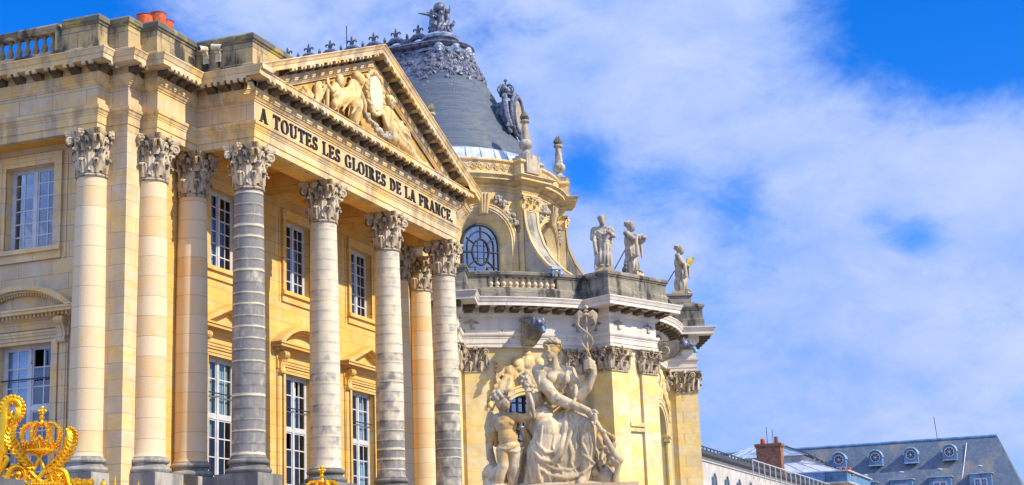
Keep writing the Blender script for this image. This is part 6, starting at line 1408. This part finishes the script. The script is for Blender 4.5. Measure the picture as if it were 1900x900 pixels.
def acanthus(name, spine, w, side):
    """a fleshy acanthus frond along a spine, with lobes on both sides"""
    sp = smooth(spine, 6); mb = MB(); n = len(sp)
    gtube(mb, [(x, y, 2) for x, y in sp], [w*.28*(1-.6*i/n)+1 for i in range(n)], 8)
    for i in range(2, n-1, 2):
        a, b = Vector(sp[i-1]), Vector(sp[i+1]); t = (b-a).normalized(); k = math.sin(math.pi*min(1, .15+.85*i/n))*w
        for sg in (-1, 1):
            nn = Vector((-t.y, t.x))*sg; p = Vector(sp[i]); L_ = k*(1.0 if sg == side else .75)
            pts = [p, p+nn*L_*.45+t*L_*.15, p+nn*L_*.8+t*L_*.5, p+nn*L_*.85+t*L_*.9, p+nn*L_*.6+t*L_*1.05]
            gtube(mb, [(q.x, q.y, 3+d) for q, d in zip(pts, (0, 2, 3, 4, 5))], [w*.18, w*.22, w*.19, w*.13, w*.05], 7)
    return mb.build(name, 'gold leaf', GT, True)
acanthus('acanthus_leaf', [(58, 862), (40, 846), (24, 826), (14, 806), (17, 786), (27, 780)], 13, 1); acanthus('acanthus_leaf', [(76, 868), (97, 853), (113, 836), (122, 814), (122, 797), (113, 789)], 14.5, -1)
mb = MB()
gtube(mb, smooth([(35, 846), (48, 862), (62, 878), (74, 886)]), [4.5]*16, 8); gtube(mb, smooth([(52, 824), (60, 832), (70, 850), (78, 870)]), 3.2); gtube(mb, smooth([(84, 828), (80, 826), (72, 830), (64, 848), (54, 866), (46, 866), (42, 860), (46, 857), (49, 861)]), 3.4); gtube(mb, smooth([(92, 846), (80, 862), (66, 876), (54, 884)]), 4)
gtube(mb, smooth([(66, 876), (76, 862), (84, 858), (88, 864), (84, 868), (80, 865)]), 3.2); gtube(mb, smooth([(60, 880), (50, 878), (50, 872), (54, 872)]), 2.8); gtube(mb, smooth([(74, 884), (82, 880), (80, 874), (76, 876)]), 2.8)
for x, y in ((52, 828), (80, 833)): mb.ell(G(x, y, 2), 4.2*GS, None, 10, 8)
mb.build('crossed_scrollwork', 'gold leaf', GT, True)
def cscroll(name, pts, r):
    mb = MB(); q = smooth(pts); n = len(q); gtube(mb, q, [r*(1-.55*i/n) for i in range(n)], 10); gtube(mb, [(x, y, 3) for x, y in q], [r*.6*(1-.5*i/n) for i in range(n)], 8); mb.ell(G(*pts[-1], 3), r*.85*GS, None, 10, 8)
    for i in range(3, n-3, 3): a = Vector(q[i+1])-Vector(q[i-1]); a.normalize(); mb.ell(G(q[i][0]+a.y*r*.8, q[i][1]-a.x*r*.8, 2), (r*.42*GS,)*3, None, 7, 6)
    return mb.build(name, 'gold leaf', GT, True)
cscroll('scroll', [(4, 896), (10, 880), (18, 862), (30, 857), (41, 864), (42, 876), (34, 882), (27, 876), (31, 870)], 7.5); cscroll('scroll', [(124, 900), (116, 884), (110, 868), (98, 862), (88, 870), (89, 882), (98, 887), (104, 880), (99, 875)], 7.5)
# large rising scroll at the frame edge
mb = MB(); q = smooth([(-6, 860), (0, 830), (4, 800), (4, 770), (4, 748), (12, 738), (24, 740), (30, 752), (26, 766), (18, 768), (14, 758)], 6); n = len(q)
gtube(mb, q, [8 if i < n*.5 else 7.5*(1-.4*(i-n*.5)/(n*.5)) for i in range(n)], 10)
for i in range(int(n*.35), n-4, 2): a = Vector(q[i+1])-Vector(q[i-1]); a.normalize(); mb.ell(G(q[i][0]+a.y*7, q[i][1]-a.x*7, 2), (4.6*GS,)*3, None, 7, 6)
for k in range(4): gtube(mb, [(24+2*k, 752, 4), (27+k, 764, 8), (22+3*k, 774, 8)], [4, 4.5, 1.5], 7)
gtube(mb, smooth([(2, 735), (8, 732), (6, 740)]), 4); mb.build('crest_volute', 'gold leaf', GT, True)
mb = MB(); gtube(mb, smooth([(-4, 850), (4, 832), (8, 815), (2, 800)]), [6]*16, 8); gtube(mb, smooth([(-4, 870), (6, 852), (10, 842), (4, 838)]), [5]*16, 8); mb.build('acanthus_leaf', 'gold leaf', GT, True)
mb = MB(); x0, z0 = G(14, 895)[0], G(14, 895)[2]; mb.box(x0, G(112, 0)[0], -.09, .09, z0, z0+.07); mb.box(x0-.05, G(116, 0)[0], -.13, .13, z0-.6, z0)
mb.box(G(49, 0)[0], G(96, 0)[0], -.115, .1, z0-.02, z0+.085)
for k in range(18): mb.ell((G(52+2.5*k, 0)[0], -.115, z0+.03+.018*(k % 2)), .015, None, 6, 5)
mb.build('gate_rail', 'gold leaf', GT)
mb = MB(); random.seed(12)
for k in range(46): x = 124+34*rnd(); gtube(mb, [(x, 900, 0), (x+(rnd()-.5)*5, 888-7*rnd(), 3), (x+(rnd()-.5)*12, 881+7*rnd(), 6), (x+(rnd()-.5)*10, 886+6*rnd(), 7)], [2, 3, 3, 1.2], 6)
mb.build('oak_leaf_cluster', 'gold leaf', GT, True)
# spear-headed rails continue to the right; a second crown crests the next panel
RL = thing('gilded_railing', 'gilded railing of spear points and finials running right from the gate crest', 'railing', GB, GRZ)
mb = MB(); mb.box(G(118, 0)[0], G(900, 0)[0], -.04, .04, -.5, -.44); mb.build('railing_bar', 'gold leaf', RL)
sp0 = sp1 = None
for k in range(22):
    x = 158+20.5*k; drop = .09*(k > 2)+.035*max(0, k-4)*.4
    if k % 2 == 0:
        if sp0 is None: sp0 = MB().lathe([(.012, -.5), (.014, -.04), (.03, 0), (.028, .04), (.001, .2)], 10).build('spear_point', 'gold leaf', RL, 40); sp0.location = G(x, 900)
        else: dup(sp0, RL, (G(x, 900)[0], 0, -drop))
    else:
        if sp1 is None: sp1 = MB().lathe([(.02, -.5), (.02, -.05), (.045, -.02), (.02, .0), (.05, .05), (.052, .08), (.035, .11), (.012, .13), (.018, .145), (.001, .16)], 12).build('urn_finial', 'gold leaf', RL, 40); sp1.location = G(x, 900)
        else: dup(sp1, RL, (G(x, 900)[0], 0, -drop*1.2))
C2 = thing('gilded_crown_crest', 'smaller gilded crown with leaf scrolls rising before the second front column', 'gate crest', (-21.34, -13.73, 3.12), GRZ)
mb = MB(); crown(mb, lambda x, y, z: (x, y, z), .52); mb.lathe([(.1, -.5), (.12, -.1), (.2, 0)], 16); mb.build('royal_crown', 'gold leaf', C2, 40)
mb = MB()
for sg in (-1, 1):
    mb.tube([(sg*.1, 0, -.35), (sg*.26, 0, -.1), (sg*.32, 0, .1), (sg*.27, 0, .2), (sg*.22, 0, .16)], [.03, .05, .05, .04, .02], 8); mb.tube([(sg*.1, 0, -.3), (sg*.4, 0, -.15), (sg*.5, 0, .0), (sg*.44, 0, .06)], [.03, .04, .04, .02], 8)
mb.build('leaf_scroll', 'gold leaf', C2, True)
# stone gate post under the crest, at the frame's corner
GP = thing('gate_post', 'grey weathered stone coping under the gilded crest, at the lower left corner', 'gate post', (GB.x, GB.y, 0), GRZ)
mb = MB(); mb.box(-.8, G(42, 0)[0], -.45, .45, 0, 3.35); mb.hexa([(-.85, -.5, 3.35), (G(45, 0)[0], -.5, 3.35), (G(45, 0)[0], .5, 3.35), (-.85, .5, 3.35), (-.85, -.5, 3.70), (G(45, 0)[0], -.5, 3.585), (G(45, 0)[0], .5, 3.585), (-.85, .5, 3.70)]); mb.build('post_coping', 'dark plinth stone', GP)
